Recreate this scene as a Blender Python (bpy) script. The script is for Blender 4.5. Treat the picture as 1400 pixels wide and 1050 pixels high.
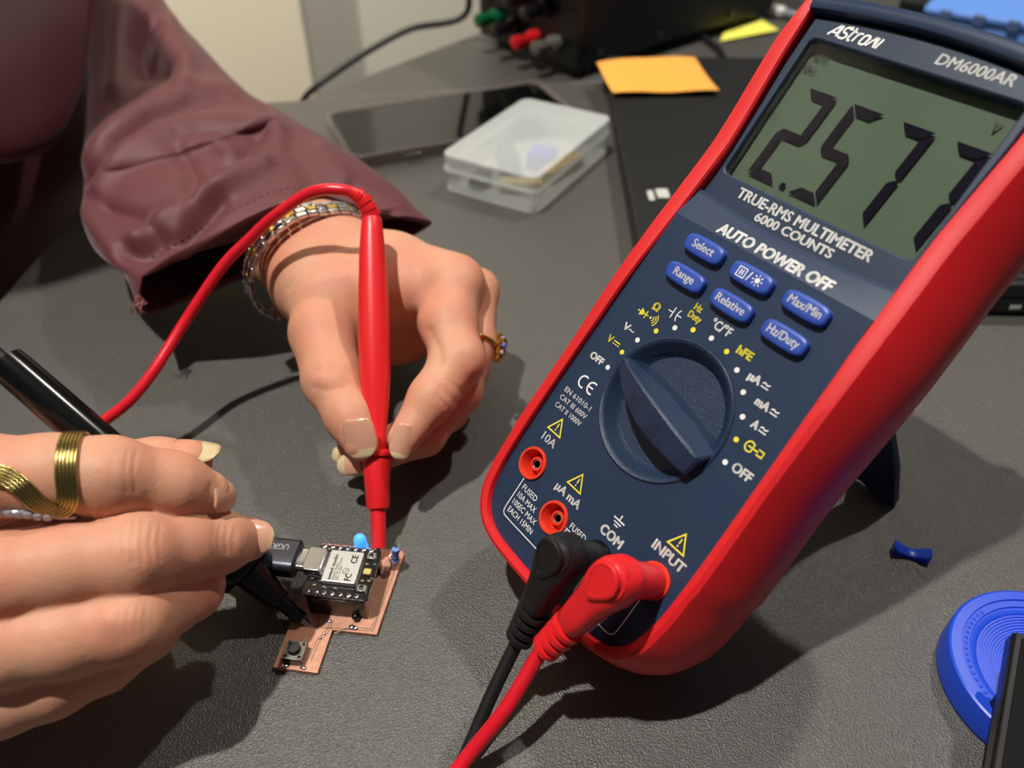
import bpy, bmesh, math, random
import numpy as np
from mathutils import Matrix, Vector
random.seed(7); np.random.seed(7)
for o in list(bpy.data.objects): bpy.data.objects.remove(o)
SC = bpy.context.scene
COL = SC.collection

# ---------------------------------------------------------------- camera / light (millimetres, converted to metres)
F = 1065.0; PITCH = math.radians(41.009); H = 214.0
SP, CP = math.sin(PITCH), math.cos(PITCH)
CAM = np.array([0, 0, H], float)
cam = bpy.data.cameras.new('camera'); camo = bpy.data.objects.new('camera', cam); COL.objects.link(camo)
cam.sensor_width = 36; cam.lens = F/1400*36; cam.clip_start = .01; cam.clip_end = 50
camo.location = (0, 0, H*.001); camo.rotation_euler = (math.pi/2-PITCH, 0, 0)
cam.dof.use_dof = True; cam.dof.focus_distance = .222; cam.dof.aperture_fstop = 10.0
SC.camera = camo
SC.view_settings.view_transform = 'Standard'; SC.view_settings.look = 'None'
SC.view_settings.exposure = 0; SC.view_settings.gamma = 1
W = bpy.data.worlds.new('room_light'); SC.world = W; W.use_nodes = True
W.node_tree.nodes['Background'].inputs[0].default_value = (.93, .95, 1, 1)
W.node_tree.nodes['Background'].inputs[1].default_value = .06
def lamp(name, d, dist, energy, rad, col, target=(60, 170, 0), spot=110, blend=.6):
    l = bpy.data.lights.new(name, 'SPOT'); o = bpy.data.objects.new(name, l); COL.objects.link(o)
    l.energy = energy; l.shadow_soft_size = rad; l.color = col; l.spot_size = math.radians(spot); l.spot_blend = blend
    d = Vector(d).normalized(); o.location = Vector(target)*.001 + d*dist
    o.rotation_euler = d.to_track_quat('Z', 'Y').to_euler()
    return o
lamp('ceiling_spot', (-.268, -.053, 1), 2.0, 156, .022, (1, .955, .89))
lamp('ceiling_spot', (.42, .47, 1), 2.1, 62, .03, (1, .93, .84))
lamp('ceiling_spot', (-.30, .62, 1), 2.3, 6, .06, (1, .96, .92))

wl_ = lamp('added_wall_fill', (.25, -.35, 1), 1.25, 92, .08, (1, .95, .84), target=(-330, 1180, -60), spot=56, blend=.8)  # added lamp without a known source, only brightens the wall
def cd(x, y, z):  # camera axes (right, up, towards camera) -> world direction
    return np.array([x, y*SP - z*CP, y*CP + z*SP], float)
def D(px, py, d):
    return CAM + cd((px-700)/F*d, -(py-525)/F*d, -d)
def T(px, py, z=0.0):
    r = cd((px-700)/F, -(py-525)/F, -1); return CAM + r*((z-H)/r[2])
def proj(P):
    q = np.asarray(P, float) - CAM
    x = q[..., 0]; y = q[..., 1]*SP + q[..., 2]*CP; d = q[..., 1]*CP - q[..., 2]*SP
    return 700+F*x/d, 525-F*y/d, d

# ---------------------------------------------------------------- materials
def lin(c):
    return tuple((v/255/12.92 if v/255 <= .04045 else ((v/255+.055)/1.055)**2.4) for v in c)
MATS = {}
def mat(name, col, rough=.5, metal=0, spec=.5, bump=0, bscale=800, bdist=.0002, var=0, vscale=60, col2=None, trans=0, alpha=1,
        sss=0, coat=0, sheen=0, emit=None, estr=0, tex='noise', aniso=None):
    if name in MATS: return MATS[name]
    m = bpy.data.materials.new(name); m.use_nodes = True; nt = m.node_tree; N = nt.nodes; b = N['Principled BSDF']
    c = lin(col)+(1,)
    b.inputs['Base Color'].default_value = c; b.inputs['Roughness'].default_value = rough; b.inputs['Metallic'].default_value = metal
    b.inputs['Specular IOR Level'].default_value = spec
    if trans: b.inputs['Transmission Weight'].default_value = trans
    if alpha < 1: b.inputs['Alpha'].default_value = alpha
    if sss:
        b.inputs['Subsurface Weight'].default_value = sss; b.inputs['Subsurface Radius'].default_value = (1, .35, .2); b.inputs['Subsurface Scale'].default_value = .004
    if coat: b.inputs['Coat Weight'].default_value = coat; b.inputs['Coat Roughness'].default_value = .15
    if sheen: b.inputs['Sheen Weight'].default_value = sheen; b.inputs['Sheen Roughness'].default_value = .4
    if emit: b.inputs['Emission Color'].default_value = lin(emit)+(1,); b.inputs['Emission Strength'].default_value = estr
    tc = N.new('ShaderNodeTexCoord')
    if bump:
        n = N.new('ShaderNodeTexNoise' if tex == 'noise' else 'ShaderNodeTexVoronoi'); n.inputs['Scale'].default_value = bscale
        if tex == 'noise': n.inputs['Detail'].default_value = 3
        nt.links.new(tc.outputs['Object'], n.inputs['Vector'])
        bp = N.new('ShaderNodeBump'); bp.inputs['Strength'].default_value = bump; bp.inputs['Distance'].default_value = bdist
        nt.links.new(n.outputs[0], bp.inputs['Height']); nt.links.new(bp.outputs[0], b.inputs['Normal'])
    if var:
        n = N.new('ShaderNodeTexNoise'); n.inputs['Scale'].default_value = vscale; n.inputs['Detail'].default_value = 4
        nt.links.new(tc.outputs['Object'], n.inputs['Vector'])
        cr = N.new('ShaderNodeValToRGB'); cr.color_ramp.elements[0].position = .5-var/2; cr.color_ramp.elements[1].position = .5+var/2
        cr.color_ramp.elements[0].color = c; cr.color_ramp.elements[1].color = lin(col2)+(1,)
        nt.links.new(n.outputs[0], cr.inputs[0]); nt.links.new(cr.outputs[0], b.inputs['Base Color'])
    MATS[name] = m; return m
def glass_mat(name, tint=(255, 255, 255), rough=.02):
    m = bpy.data.materials.new(name); m.use_nodes = True; nt = m.node_tree; N = nt.nodes
    N.remove(N['Principled BSDF']); out = N['Material Output']
    t = N.new('ShaderNodeBsdfTransparent'); t.inputs[0].default_value = lin(tint)+(1,)
    g = N.new('ShaderNodeBsdfGlossy'); g.inputs['Roughness'].default_value = rough
    fr = N.new('ShaderNodeFresnel'); fr.inputs[0].default_value = 1.18
    mx = N.new('ShaderNodeMixShader'); nt.links.new(fr.outputs[0], mx.inputs[0]); nt.links.new(t.outputs[0], mx.inputs[1]); nt.links.new(g.outputs[0], mx.inputs[2])
    nt.links.new(mx.outputs[0], out.inputs[0]); MATS[name] = m; return m

M_NAVY = mat('navy_plastic', (36, 54, 80), .42, spec=.35, bump=.12, bscale=2500, bdist=.0001)
M_NAVYR = mat('navy_plastic_grained', (36, 54, 80), .36, bump=.7, bscale=2600, bdist=.00025)
M_RED = mat('red_rubber', (222, 28, 34), .48, bump=.35, bscale=3500, bdist=.0001)
M_REDJ = mat('orange_red_plastic', (232, 62, 40), .38)
M_REDC = mat('red_cable_plastic', (222, 26, 44), .33)
M_REDP = mat('red_plug_plastic', (232, 36, 42), .36)
M_BLK = mat('black_plastic', (20, 20, 21), .4)
M_BLKG = mat('black_gloss_plastic', (12, 12, 13), .2)
M_BLKR = mat('black_rubber', (24, 24, 25), .5)
M_BTN = mat('blue_button', (44, 78, 172), .38)
M_WHITE = mat('white_print', (240, 240, 238), .55)
M_YEL = mat('yellow_print', (240, 226, 60), .55)
M_LCD = mat('lcd_backing', (84, 100, 80), .5, spec=.1, var=.5, vscale=40, col2=(78, 97, 80))
M_SEG = mat('lcd_segment', (16, 12, 26), .6, spec=.05)
M_SEG2 = mat('lcd_faint_segment', (60, 68, 66), .4)
M_LCDG = glass_mat('lcd_window_glass')
M_STEEL = mat('bright_steel', (205, 205, 208), .16, 1)
M_SOLDER = mat('solder', (215, 215, 215), .2, 1, bump=.4, bscale=1500)
M_GOLD = mat('gold', (226, 188, 96), .2, 1, bump=.25, bscale=900)
M_GOLDA = mat('antique_gold', (196, 176, 112), .24, 1, bump=.3, bscale=1200)
M_COPPER = mat('bare_copper_board', (218, 162, 134), .42, .3, bump=.6, bscale=1400, var=.4, vscale=350, col2=(206, 146, 120))
M_BLUE = mat('blue_printed_plastic', (26, 74, 212), .38)
M_MAROON = mat('maroon_cloth', (102, 48, 52), .6, bump=.3, bscale=5000, bdist=.0001, sheen=.2, var=.5, vscale=25, col2=(94, 44, 49))
M_MAROON2 = mat('maroon_stitch', (150, 92, 90), .7)

# ---------------------------------------------------------------- mesh builder
OFF = {}
def off_of(o):
    while o is not None:
        if o in OFF: return OFF[o]
        o = o.parent
    return np.zeros(3)
def tag(o, label=None, cat=None, group=None, kind=None):
    if label: o['label'] = label
    if cat: o['category'] = cat
    if group: o['group'] = group
    if kind: o['kind'] = kind
    return o
def thing(name, label, cat, loc=(0, 0, 0), group=None, matrix=None):
    o = bpy.data.objects.new(name, None); COL.objects.link(o); o.empty_display_size = .01
    if matrix is not None: o.matrix_world = matrix; OFF[o] = np.zeros(3)
    else: o.location = Vector(loc)*.001; OFF[o] = np.array(loc, float)
    return tag(o, label, cat, group)
def frame_from(z, x=None):
    z = np.array(z, float); z /= np.linalg.norm(z)
    if x is None: x = np.array([1, 0, 0.]) if abs(z[0]) < .9 else np.array([0, 1, 0.])
    x = np.array(x, float); x = x - z*(x@z); x /= np.linalg.norm(x); return x, np.cross(z, x), z
def catmull(P, n=8, closed=False):
    P = [np.array(p, float) for p in P]; m = len(P); out = []
    for i in range(m if closed else m-1):
        a = P[(i-1) % m] if closed or i > 0 else 2*P[0]-P[1]; b = P[i]; c = P[(i+1) % m]
        d = P[(i+2) % m] if closed or i < m-2 else 2*P[-1]-P[-2]
        for k in range(n):
            t = k/n
            out.append(.5*((2*b)+(c-a)*t+(2*a-5*b+4*c-d)*t*t+(3*b-a-3*c+d)*t**3))
    if not closed: out.append(P[-1])
    return out
def split_build(s, name, m, parent, gap=.9):
    n = len(s.v); par = list(range(n))
    def fd(a):
        while par[a] != a: par[a] = par[par[a]]; a = par[a]
        return a
    for f in s.f:
        for k in f[1:]: par[fd(f[0])] = fd(k)
    comp = {}
    for f in s.f: comp.setdefault(fd(f[0]), []).append(f)
    items = []
    for fs in comp.values():
        idx = sorted({i for f in fs for i in f}); V = np.array([s.v[i] for i in idx]); items.append([fs, V.min(0)[:2], V.max(0)[:2]])
    done = False
    while not done:
        done = True
        for i in range(len(items)):
            for j in range(i+1, len(items)):
                A, B = items[i], items[j]
                if all(A[1]-gap < B[2]) and all(B[1]-gap < A[2]):
                    A[0] = A[0]+B[0]; A[1] = np.minimum(A[1], B[1]); A[2] = np.maximum(A[2], B[2]); items.pop(j); done = False; break
            if not done: break
    for fs, _, _ in items:
        q = M(); idx = sorted({i for f in fs for i in f}); mp = {a: b for b, a in enumerate(idx)}
        q.add([s.v[i] for i in idx], [tuple(mp[i] for i in f) for f in fs]); q.build(name, m, parent, smooth=0)
class M:
    def __init__(s): s.v = []; s.f = []
    def add(s, V, Fs):
        k = len(s.v); s.v += [tuple(map(float, v)) for v in V]; s.f += [tuple(i+k for i in f) for f in Fs]; return s
    def box(s, x0, x1, y0, y1, z0, z1, fr=None):
        V = [(x, y, z) for z in (z0, z1) for y in (y0, y1) for x in (x0, x1)]
        if fr: V = [fr[0]+np.array(v)@np.array(fr[1]) for v in V]
        return s.add(V, [(0, 2, 3, 1), (4, 5, 7, 6), (0, 1, 5, 4), (2, 6, 7, 3), (0, 4, 6, 2), (1, 3, 7, 5)])
    def loft(s, rings, cap0=True, cap1=True, closed=True):
        n = len(rings[0]); V = [p for r in rings for p in r]; Fs = []
        for i in range(len(rings)-1):
            for j in range(n if closed else n-1):
                a = i*n+j; b = i*n+(j+1) % n; Fs.append((a, b, b+n, a+n))
        if cap0: Fs.append(tuple(range(n))[::-1])
        if cap1: Fs.append(tuple(range((len(rings)-1)*n, len(rings)*n)))
        return s.add(V, Fs)
    def lathe(s, prof, o=(0, 0, 0), axis=(0, 0, 1), N=32, x=None, cap0=True, cap1=True, sx=1, sy=1):
        o = np.array(o, float); ex, ey, ez = frame_from(axis, x)
        return s.loft([[o+ez*h+(ex*math.cos(2*math.pi*j/N)*sx+ey*math.sin(2*math.pi*j/N)*sy)*r for j in range(N)] for r, h in prof], cap0, cap1)
    def tube(s, P, r, N=14, sx=1, sy=1, up=None):
        P = [np.array(p, float) for p in P]; rs = r if hasattr(r, '__len__') else [r]*len(P)
        t0 = P[1]-P[0]; ex, ey, ez = frame_from(t0, up); rings = []
        for i, p in enumerate(P):
            t = P[min(i+1, len(P)-1)]-P[max(i-1, 0)]; t = t/np.linalg.norm(t)
            ex = ex-t*(ex@t); ex /= np.linalg.norm(ex); ey = np.cross(t, ex)
            rings.append([p+(ex*math.cos(2*math.pi*j/N)*sx+ey*math.sin(2*math.pi*j/N)*sy)*rs[i] for j in range(N)])
        return s.loft(rings)
    def ball(s, c, r, N=14, sc=(1, 1, 1)):
        c = np.array(c, float); R = []; K = N//2
        for i in range(1, K):
            a = math.pi*i/K
            R.append([c+np.array([math.sin(a)*math.cos(2*math.pi*j/N), math.sin(a)*math.sin(2*math.pi*j/N), -math.cos(a)])*r*np.array(sc) for j in range(N)])
        return s.loft(R)
    def ribbon(s, P, w, n, closed=False):  # flat print stroke in the (u,v) plane at height n
        P = [np.array(p[:2], float) for p in P]; m = len(P); V = []; Fs = []
        for i in range(m):
            a = P[i-1] if (closed or i > 0) else P[0]; c = P[(i+1) % m] if (closed or i < m-1) else P[-1]
            t = c-a; t /= (np.linalg.norm(t)+1e-9); q = np.array([-t[1], t[0]])*w/2
            if 0 < i < m-1 or closed:
                t1 = P[i]-a; t1 /= np.linalg.norm(t1)+1e-9; cs = max(.45, abs(t1@t)); q = q/cs
            V += [(*(P[i]+q), n), (*(P[i]-q), n)]
        for i in range(m if closed else m-1):
            j = (i+1) % m; Fs.append((2*i, 2*i+1, 2*j+1, 2*j))
        return s.add(V, Fs)
    def disc(s, u, v, r, n, N=20):
        return s.add([(u+r*math.cos(2*math.pi*k/N), v+r*math.sin(2*math.pi*k/N), n) for k in range(N)], [tuple(range(N))])
    def build(s, name, m, parent=None, base=None, smooth=35, bevel=0, seg=2, label=None):
        me = bpy.data.meshes.new(name)
        if base is not None: off = np.array(base, float)
        else: off = off_of(parent)
        V = (np.array(s.v)-off)*.001
        me.from_pydata(V.tolist(), [], s.f); me.update()
        bm = bmesh.new(); bm.from_mesh(me); bmesh.ops.recalc_face_normals(bm, faces=bm.faces); bm.to_mesh(me); bm.free()
        o = bpy.data.objects.new(name, me); COL.objects.link(o)
        if parent is not None: o.parent = parent
        elif base is not None: o.location = Vector(off)*.001; OFF[o] = off
        me.materials.append(m)
        if smooth:
            me.shade_smooth()
            if smooth < 180: me.set_sharp_from_angle(angle=math.radians(smooth))
        if bevel:
            b = o.modifiers.new('bevel', 'BEVEL'); b.width = bevel*.001; b.segments = seg; b.limit_method = 'ANGLE'; b.angle_limit = math.radians(40)
        if label: o['label'] = label
        return o
def curve_mesh(cu):
    o = bpy.data.objects.new('tmp', cu); COL.objects.link(o)
    me = bpy.data.meshes.new_from_object(o)
    V = [tuple(v.co) for v in me.vertices]; Fs = [tuple(p.vertices) for p in me.polygons]
    bpy.data.objects.remove(o); bpy.data.meshes.remove(me); bpy.data.curves.remove(cu)
    return np.array(V), Fs
def plate(s, outline, holes, n0, n1, bev=0):
    cu = bpy.data.curves.new('tmp', 'CURVE'); cu.dimensions = '2D'; cu.fill_mode = 'BOTH'
    cu.extrude = (n1-n0)/2-bev; cu.bevel_depth = bev; cu.bevel_resolution = 2; cu.offset = -bev
    for pts in [outline]+list(holes):
        sp = cu.splines.new('POLY'); sp.points.add(len(pts)-1); sp.use_cyclic_u = True
        for i, p in enumerate(pts): sp.points[i].co = (p[0], p[1], 0, 1)
    V, Fs = curve_mesh(cu); V[:, 2] += (n0+n1)/2
    return s.add(V, Fs)
def circ(u, v, r, N=40, sy=1): return [(u+r*math.cos(2*math.pi*k/N), v+r*sy*math.sin(2*math.pi*k/N)) for k in range(N)]
def rrect(x0, x1, y0, y1, r, n=6):
    out = []
    for cx, cy, a0 in ((x1-r, y1-r, 0), (x0+r, y1-r, 90), (x0+r, y0+r, 180), (x1-r, y0+r, 270)):
        for k in range(n+1):
            a = math.radians(a0+90*k/n); out.append((cx+r*math.cos(a), cy+r*math.sin(a)))
    return out
def glyphs(txt, bold=.0):
    cu = bpy.data.curves.new('tmp', 'FONT'); cu.body = txt; cu.size = 1; cu.fill_mode = 'FRONT'; cu.offset = bold; cu.resolution_u = 3
    return curve_mesh(cu)
_H = glyphs('H', 0)[0]; CAPH = _H[:, 1].max()-_H[:, 1].min()
def text(s, txt, u0, v0, u1, cap, n, shear=0, bold=.022, fn=None, ang=0, center=False, wid=None):
    V, Fs = glyphs(txt, 0)
    if bold > .005:
        b_ = bold*1.7; K = len(V); VV = []; FF = []
        for q, (dx, dy) in enumerate(((-b_, 0), (b_, 0), (0, b_*.7), (0, -b_*.7))):
            VV.append(V+np.array([dx, dy, 0])); FF += [tuple(i+q*K for i in f) for f in Fs]
        V = np.vstack(VV); Fs = FF
    x0, x1 = V[:, 0].min(), V[:, 0].max()
    width = (u1-u0) if wid is None else wid
    k = cap/CAPH; kx = width/(x1-x0)
    U_ = (V[:, 0]-x0)*kx; Y_ = V[:, 1]*k; U_ = U_+Y_*shear
    if center: U_ = U_-width/2; Y_ = Y_-cap/2
    a = math.radians(ang); X = u0+U_*math.cos(a)-Y_*math.sin(a); Y = v0+U_*math.sin(a)+Y_*math.cos(a)
    P = [(x, y, n) for x, y in zip(X, Y)]
    if fn: P = [fn(*p) for p in P]
    return s.add(P, Fs)

# ================================================================= SETTING
M_DESK = bpy.data.materials.new('dark_laminate'); M_DESK.use_nodes = True
nt = M_DESK.node_tree; b = nt.nodes['Principled BSDF']; tc = nt.nodes.new('ShaderNodeTexCoord')
b.inputs['Base Color'].default_value = lin((78, 76, 72))+(1,); b.inputs['Roughness'].default_value = .4; b.inputs['Specular IOR Level'].default_value = 1.0
vo = nt.nodes.new('ShaderNodeTexVoronoi'); vo.inputs['Scale'].default_value = 2100; vo.feature = 'SMOOTH_F1'
no = nt.nodes.new('ShaderNodeTexNoise'); no.inputs['Scale'].default_value = 2300; no.inputs['Detail'].default_value = 4
ad = nt.nodes.new('ShaderNodeMath'); ad.operation = 'ADD'
bp = nt.nodes.new('ShaderNodeBump'); bp.inputs['Strength'].default_value = .85; bp.inputs['Distance'].default_value = .0003
for q in (vo, no): nt.links.new(tc.outputs['Object'], q.inputs['Vector'])
nt.links.new(vo.outputs[0], ad.inputs[0]); nt.links.new(no.outputs[0], ad.inputs[1]); nt.links.new(ad.outputs[0], bp.inputs['Height']); nt.links.new(bp.outputs[0], b.inputs['Normal'])
n2 = nt.nodes.new('ShaderNodeTexNoise'); n2.inputs['Scale'].default_value = 9; cr = nt.nodes.new('ShaderNodeValToRGB')
cr.color_ramp.elements[0].color = lin((70, 68, 64))+(1,); cr.color_ramp.elements[1].color = lin((79, 77, 72))+(1,)
nt.links.new(tc.outputs['Object'], n2.inputs['Vector']); nt.links.new(n2.outputs[0], cr.inputs[0]); nt.links.new(cr.outputs[0], b.inputs['Base Color'])
def prism(pts, z0, z1):
    return M().loft([[(x, y, z0) for x, y in pts], [(x, y, z1) for x, y in pts]])
# front desk and the second desk standing against it
dk = thing('desk', 'dark grey textured desk under the hands and multimeter', 'desk', (100, 250, -740))
prism([(-245, 170), (-245, -400), (900, -400), (900, 735), (-153, 558), (-245, 543)], -28, 0).build('desk_top', M_DESK, dk, bevel=1.5)
for x, y in ((-200, -350), (850, -350), (850, 640), (-200, 500)):
    M().box(x-20, x+20, y-20, y+20, -740, -28).build('leg', M_BLK, dk, bevel=1)
d2 = thing('desk', 'second dark desk joined along a seam behind the phone and power supply', 'desk', (300, 900, -740))
prism([(-151, 560), (900, 737), (900, 1500), (600, 1500), (-7, 742)], -28, -.6).build('desk_top', M_DESK, d2, bevel=1.5)
for x, y in ((860, 800), (860, 1450), (620, 1450), (0, 700)):
    M().box(x-15, x+15, y-15, y+15, -740, -28).build('leg', M_BLK, d2, bevel=1)
M_WALL = mat('beige_wall_paint', (216, 206, 182), .85, bump=.2, bscale=120)
M_WALL2 = mat('grey_wall_paint', (196, 192, 178), .85, bump=.2, bscale=120)
M_FLOOR = mat('grey_floor', (120, 114, 104), .7, var=.5, vscale=8, col2=(112, 106, 98))
def struct(o): o['kind'] = 'structure'; return o
struct(M().box(-2500, 2500, -1500, 3000, -760, -740).build('floor', M_FLOOR, base=(0, 0, -740)))
wd = np.array([146., 184., 0]); wd /= np.linalg.norm(wd); wn = np.array([wd[1], -wd[0], 0])
WO = np.array([-153, 558, 0.])-wn*420
def wall(name, s0, s1, o0, th, m):
    s_ = M(); P = [WO+wd*s0+wn*o0, WO+wd*s1+wn*o0, WO+wd*s1+wn*(o0-th), WO+wd*s0+wn*(o0-th)]
    s_.loft([[(p[0], p[1], -740) for p in P], [(p[0], p[1], 1900) for p in P]])
    return struct(s_.build(name, m, base=(P[0][0], P[0][1], -740)))
def wall_s(px, py):
    r = cd((px-700)/F, -(py-525)/F, -1); t = ((WO-CAM)@wn)/(r@wn); return (CAM+r*t-WO)@wd
S1, S2 = wall_s(418, 60), wall_s(500, 60)
wall('wall_left', -2200, S1, 0, 60, M_WALL)
wall('wall_band_1', S1, S2, -8, 60, mat('grey_band', (150, 148, 138), .8))  # darker grey vertical band, set slightly back between the two wall stretches
wall('wall_back', S2, 2600, 0, 60, M_WALL2)

# ================================================================= MULTIMETER (local u, v, n in mm)
Uv = np.array([.592457698, -.805601562, 0.]); Vv = np.array([.5289006, .38896313, .75430222]); Nv = np.array([-.60766605, -.44689351, .65652735])
OM = np.array([39.7048, 150.2829, 74.4495])
mx = Matrix(((Uv[0], Vv[0], Nv[0], OM[0]*.001), (Uv[1], Vv[1], Nv[1], OM[1]*.001), (Uv[2], Vv[2], Nv[2], OM[2]*.001), (0, 0, 0, 1)))
def L2W(u, v, n): return OM+u*Uv+v*Vv+n*Nv
def W2L(P): q = np.array(P)-OM; return np.array([q@Uv, q@Vv, q@Nv])
mm = thing('multimeter', 'navy and red digital multimeter showing 2.577 on its tilt stand', 'multimeter', matrix=mx)
half = [(32.4, 113), (32.4, 109), (32.2, 103), (31.9, 93), (31.0, 80), (30.3, 67), (30.6, 55), (31.1, 40), (31.9, 24), (32.6, 0), (33.1, -20), (33.1, -35), (32.5, -44), (30.7, -51.5), (26.5, -56.5), (20, -58.8), (10, -59.4)]
Lh = catmull([(-a, b) for a, b in half]+[(0, -59.5)], 5)
prof_path = [tuple(p) for p in Lh]+[(-p[0], p[1]) for p in Lh[::-1][1:]]      # from top left, round the bottom, to top right
topc = catmull([(32.4, 113), (22, 113.6), (0, 114.4), (-22, 113.6), (-32.4, 113)], 6)[1:-1]
navy = prof_path+[tuple(p) for p in topc]
winR = rrect(-25.9, 30.4, 60.9, 100.2, 1.6)
DP = -3.9
def drop(v): return -.3*min(max(v-45.5, 0), 9) if v < 54.5 else -2.7-1.2*min((v-54.5)/4, 1)
def hdrop(v):
    x = min(max((v-15)/65, 0), 1); return -3.9*x*x*(3-2*x)
# back shell
s_ = M()
def inset(pts, d):
    P = np.array(pts); c = np.array([0, 28.]); q = P-c; L = np.hypot(*q.T)[:, None]; return P-q/L*d
s_.loft([[(x, y, n) for x, y in inset(navy, k)] for n, k in ((-8.8, .1), (-20, .1), (-36, .8), (-40, 4), (-41, 9))])
s_.build('back_shell', M_NAVY, mm)
# face plate with the dial well and jack holes
s_ = M(); face = [p for p in prof_path if p[1] < 45.5]
ul, ur = face[0][0], face[-1][0]; face = [(ul, 45.5)]+face+[(ur, 45.5)]; arc = []
rows = []
for v in (45.5, 47.5, 49.5, 51.5, 53.0, 54.0, 54.6, 54.65):
    hw_ = 31.2-.6*(v-45.5)/9; nn = drop(min(v, 54.49)); nn = nn-.35 if v > 54.3 else nn; nn = -8 if v > 54.62 else nn
    rows.append([(u, v-2.3*(1-(u/31)**2)*max(0, (v-48))/7, nn) for u in np.linspace(-hw_, hw_, 21)])
s_.loft(rows, False, False, closed=False)
JK = [(-24.6, -35.7, 'ten amp'), (-8.6, -43.0, 'milliamp'), (8.9, -42.6, 'common'), (25.3, -35.9, 'input')]
plate(s_, face, [circ(0, 0, 19.7, 72)]+[circ(u, v, 4.5, 32) for u, v, _ in JK], -8.8, 0, 0)
s_.build('face_plate', M_NAVY, mm)
# raised display surround
s_ = M()
arc2 = [(u, 51.6+2.0*(u/31)**2) for u in np.linspace(-30.6, 30.6, 21)]
topb = [(u, 106.6+2.2*(1-(u/31)**2)) for u in np.linspace(31.0, -31.0, 15)]
bez = arc2+[(30.0, 60), (29.9, 67), (30.4, 80), (31.1, 93)]+topb+[(-31.1, 93), (-30.4, 80), (-29.9, 67), (-30.0, 60)]
plate(s_, bez, [rrect(-28.5, 28.7, 61.4, 101.4, 1.8)], -8.9, DP, .5)
s_.build('display_surround', mat('navy_plastic_speckled', (40, 56, 78), .42, spec=.35, bump=.4, bscale=3000, bdist=.0001), mm)
s_ = M(); plate(s_, rrect(-31.5, 31.5, 50, 109, 2), [], -10.5, -8.9); s_.build('display_tray', M_BLK, mm)
s_ = M(); plate(s_, rrect(-29.5, 29.5, 60.5, 102.5, 1), [], -8.8, -8.0); lcd = s_.build('lcd_panel', M_LCD, mm)
s_ = M(); plate(s_, rrect(-28.9, 29.1, 61.0, 101.8, 1.5), [], DP-1.1, DP-.8); s_.build('display_window', M_LCDG, mm)
# visor at the top
s_ = M(); rings = []
for u in np.linspace(-32.6, 32.6, 25):
    k = 1-(u/32.6)**2; y0 = 107.2+2.2*k
    rings.append([(u, y0-.1, -7), (u, y0, -2.0), (u, y0+.25, -1.3), (u, y0+1.9, -.7), (u, y0+2.5, -.9), (u, y0+4.3, -2.6), (u, y0+5.4, -6), (u, y0+5.8, -12), (u, y0+5.4, -30), (u, y0+1, -38)])
s_.loft(rings); s_.build('visor', M_NAVY, mm, smooth=50)
# holster
s_ = M(); P = np.array(prof_path); tn = np.gradient(P, axis=0); tn /= np.linalg.norm(tn, axis=1)[:, None]; nr = np.stack([tn[:, 1], -tn[:, 0]], 1)
if (nr[0] @ np.array([-1, 0])) < 0: nr = -nr
prof = [(.1, -2), (.0, 1.2), (.35, 1.9), (2.2, 2.2), (3.7, 1.6), (5.0, -.6), (7.4, -6), (9.3, -12), (9.9, -17), (9.6, -21), (8.6, -30), (6.6, -36), (3.5, -39.5), (-3, -41.2), (-8, -41.4), (-8, -40.6), (0, -38), (.2, -20)]
rings = []
for i in range(len(P)):
    v = P[i][1]; g = 1.0 if v < 0 else min(1.25, 1+.25*v/40)
    if v < -30: g *= .9
    if v > 100: g *= 1-.5*(v-100)/16
    hump = 1+.06*math.sin((v-30)/22)
    rings.append([(P[i][0]+nr[i][0]*a*g*hump, P[i][1]+nr[i][1]*a*(g if a > 0 else 1)*(.82 if v < -50 else 1), n+hdrop(v)*min(1, max(0, (n+30)/15))) for a, n in prof])
s_.loft(rings, closed=True); hol = s_.build('holster', M_RED, mm, smooth=28)
# tilt stand
ft = W2L(T(1222, 690)); ft2 = W2L(T(1160, 668))
s_ = M(); hv, hn = 62, -41; fv, fn_ = ft[1], ft[2]
def st(u, t, th=0, dn=0):
    v = hv+(fv-hv)*t; n = hn+(fn_-hn)*t
    q = np.array([fv-hv, fn_-hn]); q /= np.linalg.norm(q); pq = np.array([-q[1], q[0]])
    v += pq[0]*th; n += pq[1]*th
    return (u, v, n)
rr = M()
rh = [(16, 0), (20, .4), (23.4, .575), (25.9, .653), (30, .786), (33, .975), (32.4, 1.0), (26, 1.0), (20, .975)]; outl = rh+[(-a, b) for a, b in rh[::-1]]
rh = [(9, .2), (13, .5), (16, .7), (19, .84), (17.6, .9), (8, .88)]; hole = rh+[(-a, b) for a, b in rh[::-1]]
tm = M(); plate(tm, [(a, b*100) for a, b in outl], [[(a, b*100) for a, b in hole]], -1.6, 1.6, .4)
rr.add([st(x, y/100, z) for x, y, z in tm.v], tm.f)
std = rr.build('tilt_stand', M_NAVY, mm)
# dial
dial = None; s_ = M()
s_.lathe([(19.7, -.5), (19.6, .25), (19.2, .55), (18.7, .4), (17.9, -.4), (16.4, -3.4), (15.2, -4.5), (12, -4.6), (0, -4.4)], N=72, cap0=False)
dial = s_.build('rotary_dial', M_NAVYR, mm, smooth=40)
ang = math.radians(-14.5); ea = np.array([math.cos(ang), math.sin(ang), 0]); eb = np.array([-math.sin(ang), math.cos(ang), 0])
secs = [(-18.6, 1.0, 1.0, 1.0), (-18.2, 1.9, 1.6, 2.0), (-16, 3.2, 1.8, 3.0), (-12, 5.0, 2.2, 4.2), (-7, 6.4, 3.1, 5.4), (0, 7.2, 3.6, 6.0), (7, 7.0, 3.8, 6.0), (12, 6.4, 3.9, 5.6), (16, 5.8, 3.9, 5.0), (18.2, 5.4, 3.9, 4.4), (18.9, 5.0, 3.5, 3.4)]
s_ = M(); rings = []
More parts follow.
